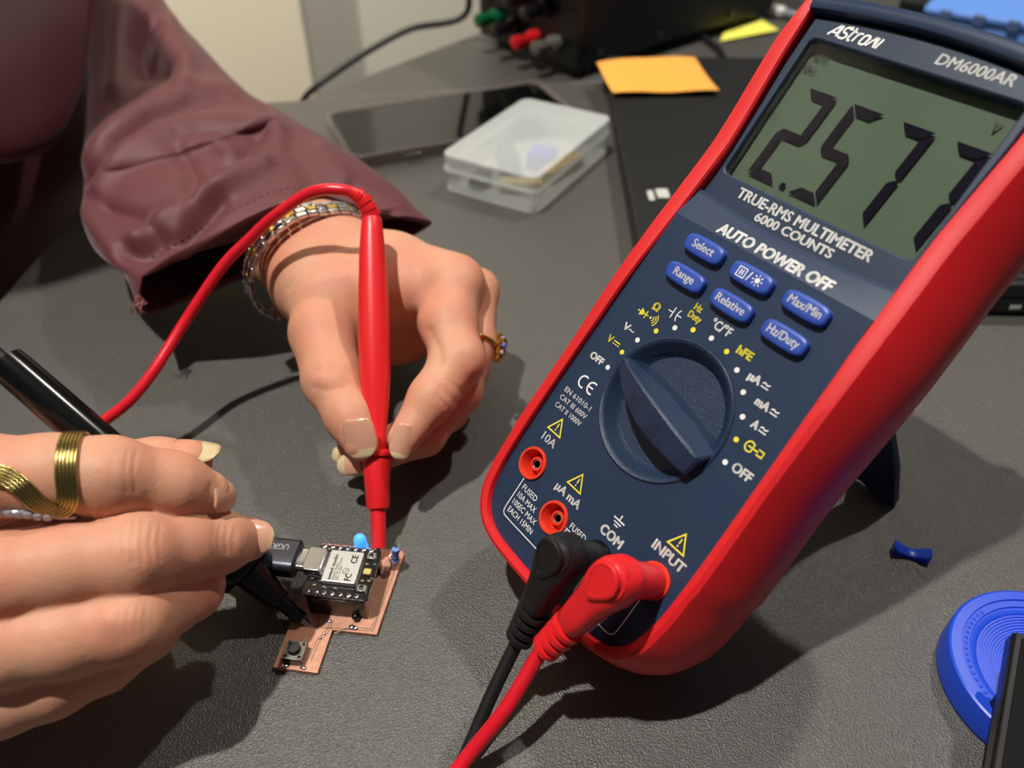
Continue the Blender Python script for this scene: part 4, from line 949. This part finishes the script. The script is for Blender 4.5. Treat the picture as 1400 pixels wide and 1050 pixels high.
B_f = [
 [(-120, 650, 172, 10), (-30, 655, 172, 9.6), (70, 650, 175, 8.9), (150, 652, 179, 8.9), (235, 665, 188, 8.0), (280, 676, 194, 6.2)],
 [(-120, 790, 168, 11), (0, 790, 170, 9.8), (90, 772, 174, 9.3), (182, 759, 178, 9.5), (245, 748, 188, 8.4), (298, 742, 197, 7.6), (338, 737, 205, 5.8)],
 [(-120, 890, 168, 11), (0, 882, 170, 9.6), (90, 868, 173, 9.0), (176, 848, 177, 9.0), (225, 822, 188, 8.1), (262, 806, 196, 7.2), (270, 800, 203, 6.2), (250, 792, 212, 5.5)],
 [(-120, 975, 172, 10), (0, 952, 175, 8.6), (70, 930, 178, 8.2), (140, 896, 181, 8.0), (200, 862, 188, 6.8), (225, 845, 198, 6)],
 [(-60, 700, 225, 12), (60, 665, 226, 10.5), (150, 645, 224, 9.4), (215, 640, 219, 8.2), (258, 632, 216, 6.3)],
]
B_p = [
 [(-420, 860, 178, 20), (-300, 830, 176, 21), (-200, 760, 178, 17), (-120, 700, 180, 13)],
 [(-300, 860, 182, 19), (-200, 850, 178, 17), (-110, 820, 175, 13)],
 [(-300, 890, 188, 18), (-200, 930, 182, 15), (-110, 940, 178, 12)],
 [(-300, 830, 195, 18), (-180, 760, 210, 16), (-70, 705, 224, 12.5)],
 [(-640, 760, 230, 27), (-540, 800, 205, 24), (-420, 850, 185, 21)],
]
def arc_(cx, cy, w_, a=0, hgt=18, n=5):
    return [(cx+w_*math.sin(t)*1.0, cy+hgt*math.sin(math.pi/2)*0+hgt*(t/1.2)) for t in np.linspace(-1.2, 1.2, n)]
B_s = []
for x0, y0, hh, amp in ((168, 742, 34, -.22), (180, 740, 36, -.24), (192, 740, 38, -.22), (204, 745, 34, -.18), (216, 742, 30, -.14), (298, 735, 24, -.14), (308, 738, 24, -.16), (318, 740, 20, -.14), (290, 735, 24, -.1),
                        (170, 645, 34, -.16), (182, 645, 34, -.18), (150, 650, 30, -.1), (160, 860, 26, -.18), (172, 856, 26, -.2), (184, 850, 24, -.16), (196, 846, 22, -.12)):
    B_s.append(([(x0+4, y0-hh*.8), (x0, y0), (x0+3, y0+hh*.8)], amp, 2.6))
B_s += [([(186, 752), (200, 764)], .5, 18), ([(150, 850), (180, 842)], .6, 18), ([(150, 640)], 0, 1) if 0 else ([(140, 640), (165, 650)], .4, 18), ([(288, 662), (282, 690)], -.2, 3)]
VA, FA = hand_mesh(A_f, A_p, .85, 6, .6, A_s)
KB = 1.05
B_f = [[(a, b_, c*KB, r*KB) for a, b_, c, r in q] for q in B_f]; B_p = [[(a, b_, c*KB, r*KB) for a, b_, c, r in q] for q in B_p]
VB, FB = hand_mesh(B_f, B_p, .62, 5, .5, B_s)
def sdf_core(chains, h):
    pts = [(np.array(p, float), r) for c in chains for p, r in c]; lo = np.min([p-r for p, r in pts], 0)-8; hi = np.max([p+r for p, r in pts], 0)+8
    n = np.ceil((hi-lo)/h).astype(int)+1; G = np.meshgrid(*[lo[i]+np.arange(n[i], dtype=np.float32)*h for i in range(3)], indexing='ij', sparse=True); d = None
    for c in chains:
        for (p0, r0), (p1, r1) in zip(c[:-1], c[1:]):
            q = cap_sdf(G, p0, p1, r0, r1); d = q if d is None else smin(d, q, 25)
    return nets(d, lo, h)
elA = D(196, 70, 470); shA = np.array([-330, 560, 300.]); wrB = D(-560, 790, 208); elB = np.array([-330, 300, 40.]); shB = np.array([-500, 330, 300.])
VC, FC = sdf_core([[(D(332, 276, 400), 10), (D(260, 160, 430), 17), (elA, 22), (D(105, -160, 540), 28), (shA, 36), ((-430, 480, 330), 55)], [(wrB, 23), (elB, 32), (shB, 42), ((-450, 440, 330), 55)], [((-430, 470, 330), 85), ((-440, 480, 100), 85), ((-450, 500, -250), 100)], [((-430, 470, 330), 60), ((-390, 370, 380), 45)]], 8)
s_ = M(); s_.add(VA, FA.tolist()); s_.add(VB, FB.tolist()); s_.add(VC, FC.tolist())
body = s_.build('body', M_SKIN, person, smooth=180)
# nails
def nail(c, tip, nrm, w_, L_, bend=.35, edge=.22, taper=.75):
    c = np.array(c, float); t = np.array(tip, float); t /= np.linalg.norm(t); n = np.array(nrm, float); n = n-t*(n@t); n /= np.linalg.norm(n); s = np.cross(t, n)
    nu, nv = 13, 13; V = []; 
    for layer in (0, -.55):
        for i in range(nv):
            y = i/(nv-1); yy = (y-.45)*L_
            hw = w_/2*(1-.12*(1-y)**2)*(1 if y < .62 else math.sqrt(max(0, 1-((y-.62)/.385)**2*taper*1.25)) )
            if y < .18: hw *= .62+.38*(y/.18)**.6
            for j in range(nu):
                x = (j/(nu-1)*2-1)*hw
                V.append(c+s*x+t*yy+n*(-(x/(w_/2))**2*bend*w_*.5-.045*w_*(2*y-1)**2*1.0+layer))
    Fs = []; K = nu*nv; col = []
    for i in range(nv-1):
        for j in range(nu-1):
            k = i*nu+j; Fs.append((k, k+1, k+nu+1, k+nu)); Fs.append((K+k, K+k+nu, K+k+nu+1, K+k+1)); m_ = 1 if (i+.5)/(nv-1) > 1-edge else 0; col += [m_, m_]
    rim = [j for j in range(nu)]+[i*nu+nu-1 for i in range(1, nv)]+[(nv-1)*nu+j for j in range(nu-2, -1, -1)]+[i*nu for i in range(nv-2, 0, -1)]
    for a, b_ in zip(rim, rim[1:]+rim[:1]): Fs.append((a, b_, K+b_, K+a)); col.append(0)
    s_ = M(); s_.add(V, Fs); o = s_.build('fingernail', M_NAIL, person, smooth=180); o.data.materials.append(M_NAILT)
    for p_, m_ in zip(o.data.polygons, col): p_.material_index = m_
    return o
def surf(px, py, d, r): # point on the camera side of a finger
    p = D(px, py, d); v = CAM-p; return p+v/np.linalg.norm(v)*r
nail(surf(489, 598, 259, 6.6), cd(.14, -1, -.15), cd(-.18, .1, 1), 11.5, 13.5, .3, .24)
nail(surf(553, 602, 259.5, 5.3), cd(-.30, -1, .05), cd(.42, .05, 1), 8.2, 12, .42, .2)
nail(D(482, 632, 266)+cd(-.5, -.5, 3.0), cd(-1, -.12, -.3), cd(-.1, .1, 1), 7.5, 9, .35, .3)
nail(D(472, 621, 275)+cd(-.2, .2, 3.2), cd(-1, .1, -.3), cd(-.1, .2, 1), 6.5, 8, .35, .3)
nail(surf(344, 733, 204*KB, 4.9), cd(.9, -.2, -.4), cd(.5, .3, 1), 9.6, 11, .38, .12)
nail(D(291, 676, 194*KB)+cd(4.2, .4, 1.6), cd(.25, -.1, -1), cd(1, .25, .3), 9, 9, .35, .1)
nail(D(259, 632, 216*KB)+cd(2.0, 5.4, 1.0), cd(.9, -.15, -.2), cd(.1, 1, .45), 12, 13, .35, .4)

# ---- coat: sleeve and body as thick cloth shells
def sleeve_ring(Lp, Rp, f, b_, n=64, frontmid=None, skew=0):
    L_, R_ = D(*Lp), D(*Rp); c = (L_+R_)/2; a = (R_-L_)/2; v = CAM-c; v /= np.linalg.norm(v); up = v-a*(v@a)/(a@a); up /= np.linalg.norm(up); out = []
    for k in range(n):
        t = 2*math.pi*k/n; cs, sn = math.cos(t), math.sin(t); out.append(c-a*cs+up*(f if sn > 0 else b_)*(abs(sn)**.85)*(1 if sn > 0 else -1))
    return out
n_ = 96
R_ = [sleeve_ring((20, -260, 520), (150, -260, 560), 34, 34, n_), sleeve_ring((70, -120, 480), (170, -100, 510), 32, 34, n_), sleeve_ring((112, 0, 440), (215, 0, 465), 30, 36, n_), sleeve_ring((116, 60, 425), (270, 60, 450), 32, 38, n_),
      sleeve_ring((118, 130, 400), (328, 120, 430), 36, 40, n_), sleeve_ring((118, 205, 375), (366, 146, 415), 40, 40, n_), sleeve_ring((120, 238, 365), (384, 158, 410), 40, 40, n_),
      sleeve_ring((118, 262, 360), (398, 166, 404), 34, 38, n_), sleeve_ring((115, 300, 350), (440, 190, 398), 36, 36, n_), sleeve_ring((130, 340, 338), (500, 230, 388), 34, 32, n_), sleeve_ring((165, 366, 322), (552, 274, 378), 27, 26, n_)]
fr_ = [(193, 378, 304), (232, 356, 300), (274, 334, 297), (310, 313, 296), (343, 296, 296), (386, 279, 300), (436, 268, 312), (484, 280, 330), (527, 292, 346), (562, 298, 358), (588, 304, 366)]
bk_ = [(588, 304, 366), (560, 322, 372), (525, 334, 378), (480, 340, 380), (420, 350, 372), (340, 372, 352), (270, 400, 334), (215, 422, 318), (195, 425, 310), (189, 405, 306), (193, 378, 304)]
def resamp(pts, n):
    P_ = np.array([D(*p) for p in pts]); P_ = np.array(catmull(P_, 10)); s = np.r_[0, np.cumsum(np.linalg.norm(np.diff(P_, axis=0), axis=1))]; s /= s[-1]
    u = np.linspace(0, 1, n+1)[:-1]; return [np.array([np.interp(q, s, P_[:, k]) for k in range(3)]) for q in u]
hem = resamp(fr_, n_//2)+resamp(bk_, n_//2)
R_.append([p*.97+q*.03 for p, q in zip(hem, R_[-1])]); R_.append(hem)
dense = []
Rn = [np.array(r) for r in R_]
for k in range(n_): pass
for i in range(len(Rn)-1):
    a = Rn[max(i-1, 0)]; b_ = Rn[i]; c = Rn[i+1]; d = Rn[min(i+2, len(Rn)-1)]; st_ = 9 if i < len(Rn)-2 else 2
    for k in range(st_):
        t = k/st_; dense.append(.5*((2*b_)+(c-a)*t+(2*a-5*b_+4*c-d)*t*t+(3*b_-a-3*c+d)*t**3))
dense.append(Rn[-1]); NR = len(dense); Vs = np.vstack(dense); Fq = []
for i in range(NR-1):
    for j in range(n_): Fq.append((i*n_+j, i*n_+(j+1) % n_, (i+1)*n_+(j+1) % n_, (i+1)*n_+j))
Fq = np.array(Fq)
# subdivide once for smoother folds
bmm = bmesh.new(); me_ = bpy.data.meshes.new('t'); me_.from_pydata(Vs.tolist(), [], Fq.tolist()); bmm.from_mesh(me_); bmesh.ops.subdivide_edges(bmm, edges=bmm.edges, cuts=1, use_grid_fill=True, smooth=0); bmm.to_mesh(me_); bmm.free()
Vs = np.array([tuple(v.co) for v in me_.vertices]); Fq = np.array([tuple(p.vertices) for p in me_.polygons]); bpy.data.meshes.remove(me_)
Ns = vnorm(Vs, Fq); cen = Vs.mean(0)
vd = CAM-Vs; X_, Y_, _d = proj(Vs)
# make normals point outwards (away from the sleeve axis)
axis_pts = np.array([r.mean(0) for r in Rn]); near = axis_pts[np.argmin(((Vs[:, None]-axis_pts[None])**2).sum(2), 1)]
sgn = 1 if ((Vs-near)*Ns).sum() > 0 else -1; Ns = Ns*sgn
folds = [([(126, 250), (160, 200), (205, 160), (257, 141), (300, 136), (364, 148)], -7, 7), ([(140, 260), (175, 212), (220, 178), (270, 162), (330, 160), (380, 176)], 4, 13), ([(122, 225), (160, 178), (210, 140), (260, 124), (320, 122)], 4, 14),
         ([(205, 35), (195, 70), (200, 95), (228, 92)], -9, 15), ([(170, 20), (165, 80), (160, 120)], 4, 15), ([(235, 30), (255, 80), (250, 115)], 4, 14),
         ([(190, 330), (230, 300), (300, 262), (360, 225)], 5, 14), ([(180, 355), (215, 340), (250, 330), (300, 275)], -6, 12), ([(240, 200), (265, 240), (262, 280)], -3.0, 13), ([(300, 195), (330, 225), (260, 300), (225, 345)], 3, 12),
         ([(118, 290), (150, 330), (175, 362)], 4, 16), ([(360, 180), (330, 215), (300, 240)], -3, 9), ([(440, 205), (480, 260), (490, 290)], 2.4, 14), ([(400, 200), (430, 250), (420, 262)], -2.0, 14),
         ([(240, 182), (290, 176), (345, 182)], -1.6, 5), ([(480, 262), (500, 290), (530, 296)], -3, 12), ([(150, 290), (190, 300), (215, 322)], -3, 12)]
rg = np.random.RandomState(3)
Vs = sculpt(Vs, Ns, folds)
Vs = Vs+Ns*(1.2*np.sin(Vs[:, 0]*.045+Vs[:, 2]*.06)+.8*np.sin(Vs[:, 1]*.07+Vs[:, 0]*.05))[:, None]*np.clip((np.abs(X_-385)+np.abs(Y_-300))/200, 0, 1)[:, None]
s_ = M(); s_.add(Vs, Fq.tolist()); sl = s_.build('coat_sleeve', M_MAROON, person, smooth=180)
so = sl.modifiers.new('cloth', 'SOLIDIFY'); so.thickness = .0011; so.offset = 0
sb = sl.modifiers.new('smooth', 'SUBSURF'); sb.levels = 1; sb.render_levels = 1
# stitched hem line along the cuff
def lift(pts, dd=-1.3): return catmull([D(p[0], p[1], p[2]+dd) for p in pts], 6)
st_pts = [(212, 356, 306), (252, 333, 302), (292, 309, 300), (330, 287, 299), (372, 268, 302), (410, 259, 308)]
from mathutils.bvhtree import BVHTree
bvS = BVHTree.FromPolygons(Vs.tolist(), Fq.tolist())
def on_sleeve(px, py, lift_=.9):
    r = D(px, py, 1)-CAM; r /= np.linalg.norm(r); h_ = bvS.ray_cast(Vector(CAM), Vector(r), 900)
    return None if h_[0] is None else np.array(h_[0])-r*lift_
sm = [on_sleeve(*p) for p in catmull([(208, 352), (252, 326), (292, 302), (332, 281), (374, 262), (414, 256), (452, 262)], 9)]
sm = [p for p in sm if p is not None]
for k in range(0, len(sm)-1, 2):
    q = M(); q.tube([sm[k], sm[k]*.3+sm[k+1]*.7], .28, 6); q.build('hem_stitch', mat('dark_maroon_thread', (70, 34, 42), .7), sl, smooth=180)
# frayed thread ends at the corner
for k in range(7):
    a0 = D(190+k*2, 402+k*2, 305); a1 = a0+cd(rg.uniform(-5, 3), rg.uniform(-9, -3), rg.uniform(0, 4)); am = (a0+a1)/2+cd(rg.uniform(-3, 3), 0, 2)
    s_ = M(); s_.tube(catmull([a0, am, a1], 4), .22, 6); s_.build('loose_thread', M_MAROON2, sl, smooth=180)
# second sleeve, out of the picture
def simple_sleeve(pts, rs, nm):
    s_ = M(); s_.tube(catmull(pts, 6), list(np.interp(np.linspace(0, 1, (len(pts)-1)*6+1), np.linspace(0, 1, len(rs)), rs)), 32); return s_.build(nm, M_MAROON, person, smooth=180)
simple_sleeve([wrB+(elB-wrB)*.25, wrB+(elB-wrB)*.6, elB, (elB+shB)/2, shB, (-440, 430, 330)], [40, 42, 46, 52, 60, 80], 'coat_sleeve')
# coat body; its unseen top is leaned forward to shade the desk's left side
rings = []
for z, cx_, cy_, rx, ry in ((-420, -455, 500, 170, 160), (-250, -450, 495, 165, 155), (-60, -445, 480, 160, 150), (0, -435, 462, 172, 160), (60, -430, 460, 168, 150), (160, -432, 470, 150, 135), (230, -425, 460, 148, 130), (290, -408, 415, 155, 120), (350, -380, 350, 160, 100), (400, -365, 335, 138, 90), (430, -365, 335, 85, 65), (440, -365, 335, 60, 45)):
    rings.append([np.array([cx_+rx*math.cos(t)*(1+.02*math.sin(5*t+z*.02)), cy_+ry*math.sin(t)*(1+.02*math.sin(7*t-z*.03)), z]) for t in np.linspace(0, 2*math.pi, 65)[:-1]])
s_ = M(); R2 = []
for q in range(len(rings)-1):
    for k in range(5): R2.append([a*(1-k/5)+b_*(k/5) for a, b_ in zip(rings[q], rings[q+1])])
R2.append(rings[-1]); s_.loft(R2); cb = s_.build('coat_body', M_MAROON, person, smooth=180)
# hanging front flap of the coat with a stitched edge
fl = [[(-160, -60, 350), (-60, -80, 362), (40, -90, 380), (126, -60, 400)], [(-160, 40, 345), (-60, 40, 352), (40, 40, 372), (124, 20, 396)], [(-160, 130, 340), (-60, 130, 346), (35, 130, 368), (112, 108, 392)], [(-160, 200, 340), (-60, 205, 344), (28, 200, 366), (85, 178, 386)], [(-160, 222, 346), (-60, 224, 350), (10, 220, 370), (56, 208, 384)]]
def bez_grid(G_, nu, nv):
    rows = [catmull([D(*p) for p in r], nu) for r in G_]; cols = []
    for j in range(len(rows[0])): cols.append(catmull([rows[i][j] for i in range(len(rows))], nv))
    return np.array(cols)      # [u][v]
Gf = bez_grid(fl, 10, 10); s_ = M(); a_, b2_ = Gf.shape[:2]
s_.loft([list(Gf[i]) for i in range(a_)], False, False, closed=False); fp = s_.build('coat_flap', M_MAROON, person, smooth=180)
so = fp.modifiers.new('cloth', 'SOLIDIFY'); so.thickness = .0025; so.offset = 0
ed = [Gf[-1][j] for j in range(b2_)]+[Gf[i][-1] for i in range(a_-1, -1, -3)]
edc = [p+(CAM-p)/np.linalg.norm(CAM-p)*2.6+cd(-1, .2, 0)*2.2 for p in ed[:b2_-2]]
s_ = M(); s_.tube(edc, .6, 8); s_.build('stitched_edge', M_MAROON2, fp, smooth=180)

# ---- rings and bracelet
from mathutils.bvhtree import BVHTree
bvA = BVHTree.FromPolygons(VA.tolist(), FA.tolist()); bvB = BVHTree.FromPolygons(VB.tolist(), FB.tolist())
def rad(bv, c, d, far=30):
    h = bv.ray_cast(Vector(c), Vector(d), far); return h[3] if h[3] is not None else 0
def ribbon_band(path, nrm_c, w_, th, grooves=5):
    """thin grooved metal strip following a 3D path; nrm_c(p) gives outward normal"""
    s_ = M(); P_ = catmull(path, 8)
    for g in range(grooves):
        o_ = (g-(grooves-1)/2)*w_/grooves; Q = []
        for i, p in enumerate(P_):
            t = P_[min(i+1, len(P_)-1)]-P_[max(i-1, 0)]; t /= np.linalg.norm(t); n = nrm_c(p); sd_ = np.cross(t, n); sd_ /= np.linalg.norm(sd_); Q.append(p+sd_*o_)
        s_.tube(Q, w_/grooves*.56, 8)
    return s_
idx_ax = [D(-30, 655, 172*1.05), D(150, 652, 179*1.05)]
def on_finger(x, ang, lift_=.5, r=8.95):   # ang 0 = towards camera, +90 = up in picture, measured about the index finger
    t = (x+30)/180; c = idx_ax[0]*(1-t)+idx_ax[1]*t; ax_ = idx_ax[1]-idx_ax[0]; ax_ = ax_/np.linalg.norm(ax_); v = CAM-c; v = v-ax_*(v@ax_); v /= np.linalg.norm(v); u_ = np.cross(ax_, v); 
    if u_[2] < 0 and cd(0, 1, 0)@u_ < 0: u_ = -u_
    if cd(0, 1, 0)@u_ < 0: u_ = -u_
    a = math.radians(ang); dr_ = v*math.cos(a)+u_*math.sin(a); q_ = rad(bvB, c, dr_, 14); return c+dr_*((q_ if 6 < q_ < 13.2 else r*1.05)+lift_)
def idx_n(p): t = np.clip(((p-idx_ax[0])@(idx_ax[1]-idx_ax[0]))/((idx_ax[1]-idx_ax[0])@(idx_ax[1]-idx_ax[0])), 0, 1); c = idx_ax[0]*(1-t)+idx_ax[1]*t; q = p-c; return q/np.linalg.norm(q)
path = [on_finger(101, 150), on_finger(102, 105), on_finger(101, 70), on_finger(103, 35), on_finger(106, 5), on_finger(108, -22), on_finger(102, -40), on_finger(88, -44), on_finger(70, -30), on_finger(52, -12), on_finger(30, 2), on_finger(5, 6), on_finger(-20, -2), on_finger(-45, -25), on_finger(-60, -60), on_finger(-55, -110)]
rg1 = ribbon_band(path, idx_n, 4.6, .6, 6).build('wavy_ring', M_GOLDA, base=on_finger(90, 0), smooth=180); tag(rg1, 'wide grooved gold wavy ring on the index finger over the black probe', 'ring')
path = [on_finger(150-60*abs(1), 0)]*0+[on_finger(112-(.5+.5*math.cos(math.radians(a)))*0-(a+100)*.0-(0 if a > -58 else (-58-a)*.6), a, .45) for a in np.linspace(-50, -120, 8)]
pth = [on_finger(x, a, .6) for x, a in ((112, -66), (92, -58), (70, -50), (45, -46), (15, -48), (-20, -60), (-50, -90))]
rt = thing('stacked_ring', 'thin silver ring with clear stones just below the wavy gold ring', 'ring', on_finger(60, -50))
ribbon_band(pth, idx_n, 1.6, .5, 2).build('band', M_STEEL, rt, smooth=180)
for x, a in ((78, -52), (66, -49), (54, -46), (42, -45), (30, -45)):
    p = on_finger(x, a, 1.0); M().lathe([(.3, -.4), (1.1, .1), (.9, .5), (.4, .65)], o=p, axis=idx_n(p), N=10).build('stone', mat('clear_stone', (235, 238, 250), .04, trans=.6, spec=1), rt, smooth=20)
# jewelled ring on the other hand
c = D(648, 476, 291); fa = D(647, 450, 294)-D(640, 500, 286); fa /= np.linalg.norm(fa)
jr = thing('jewelled_ring', 'gold ring with clustered stones on the finger beside the multimeter', 'ring', c)
s_ = M(); ex, ey, ez = frame_from(fa, cd(1, 0, 0)); s_.tube([c+(ex*math.cos(t)+ey*math.sin(t))*min(max(8.4, rad(bvA, c, ex*math.cos(t)+ey*math.sin(t), 12)+.3), 9.6) for t in np.linspace(0, 2*math.pi, 33)], .9, 10); s_.build('band', M_GOLD, jr, smooth=180)
for k, (dv, dr, r, mname) in enumerate(((5.4, 9.2, 1.5, 'g'), (2.2, 10.0, 1.9, 's'), (-1.6, 9.8, 1.7, 's'), (-4.8, 9.0, 1.4, 'g'), (3.6, 10.6, .8, 'c'), (.4, 11.3, .9, 'b'), (-2.8, 10.8, .8, 'c'), (1.0, 9.4, 1.2, 'g'))):
    for sgn_ in ((0,) if k < 4 else (-1, 1)):
        p = c+fa*dv+ex*dr+ey*(sgn_*1.8+(-1.2 if cd(0, 0, 1)@ey < 0 else 1.2))
        m_ = {'g': M_GOLD, 's': mat('amber_stone', (150, 92, 50), .08, coat=1), 'c': MATS['clear_stone'], 'b': mat('blue_stone', (90, 120, 235), .05, coat=1)}[mname]
        M().ball(p, r, 12).build('setting' if mname == 'g' else 'stone', m_, jr, smooth=30)
        if mname == 's': M().lathe([(r*.9, -.2), (r*1.25, .2), (r*1.2, .7), (r*.85, .8)], o=p+ex*.4, axis=ex+cd(0, 0, .8), N=18, cap0=False, cap1=False).build('setting', M_GOLD, jr, smooth=40)
# link bracelet
wc = D(416, 356, 312); wa = D(402, 340, 318)-D(452, 398, 300); wa = D(330, 270, 346)-D(440, 385, 305); wa /= np.linalg.norm(wa)
br = thing('bracelet', 'silver and gold metal link bracelet around the wrist under the red cable', 'bracelet', wc)
ex, ey, ez = frame_from(wa, cd(.55, .5, .2)); NL = 30
for k in range(NL):
    t = 2*math.pi*k/NL; 
    def bp_(t, dr=0): 
        q = ex*math.cos(t)*24.0+ey*math.sin(t)*21.0; l_ = np.linalg.norm(q); q = q/l_; return wc+q*max(l_*(1+.08*math.cos(t-3.6)), rad(bvA, wc, q, 34)+1.6)
    p = bp_(t); tg = bp_(t+.05)-bp_(t-.05); tg /= np.linalg.norm(tg); nr_ = np.cross(tg, ez); nr_ /= np.linalg.norm(nr_)
    if nr_@(p-wc) < 0: nr_ = -nr_
    hl = .5*np.linalg.norm(bp_(t+math.pi/NL)-bp_(t-math.pi/NL))*.92
    for q, (z0, z1, mt) in enumerate(((-4.2, -1.7, M_STEEL), (-1.4, 1.4, M_GOLD if k % 2 else M_STEEL), (1.7, 4.2, M_STEEL))):
        of = .5*hl if q == 1 else 0
        s_ = M(); s_.box(-hl+of, hl+of, z0, z1, -.9, .9, fr=(p, [tg, ez, nr_])); s_.build('link', mt, br, bevel=.4)
#NEXT3
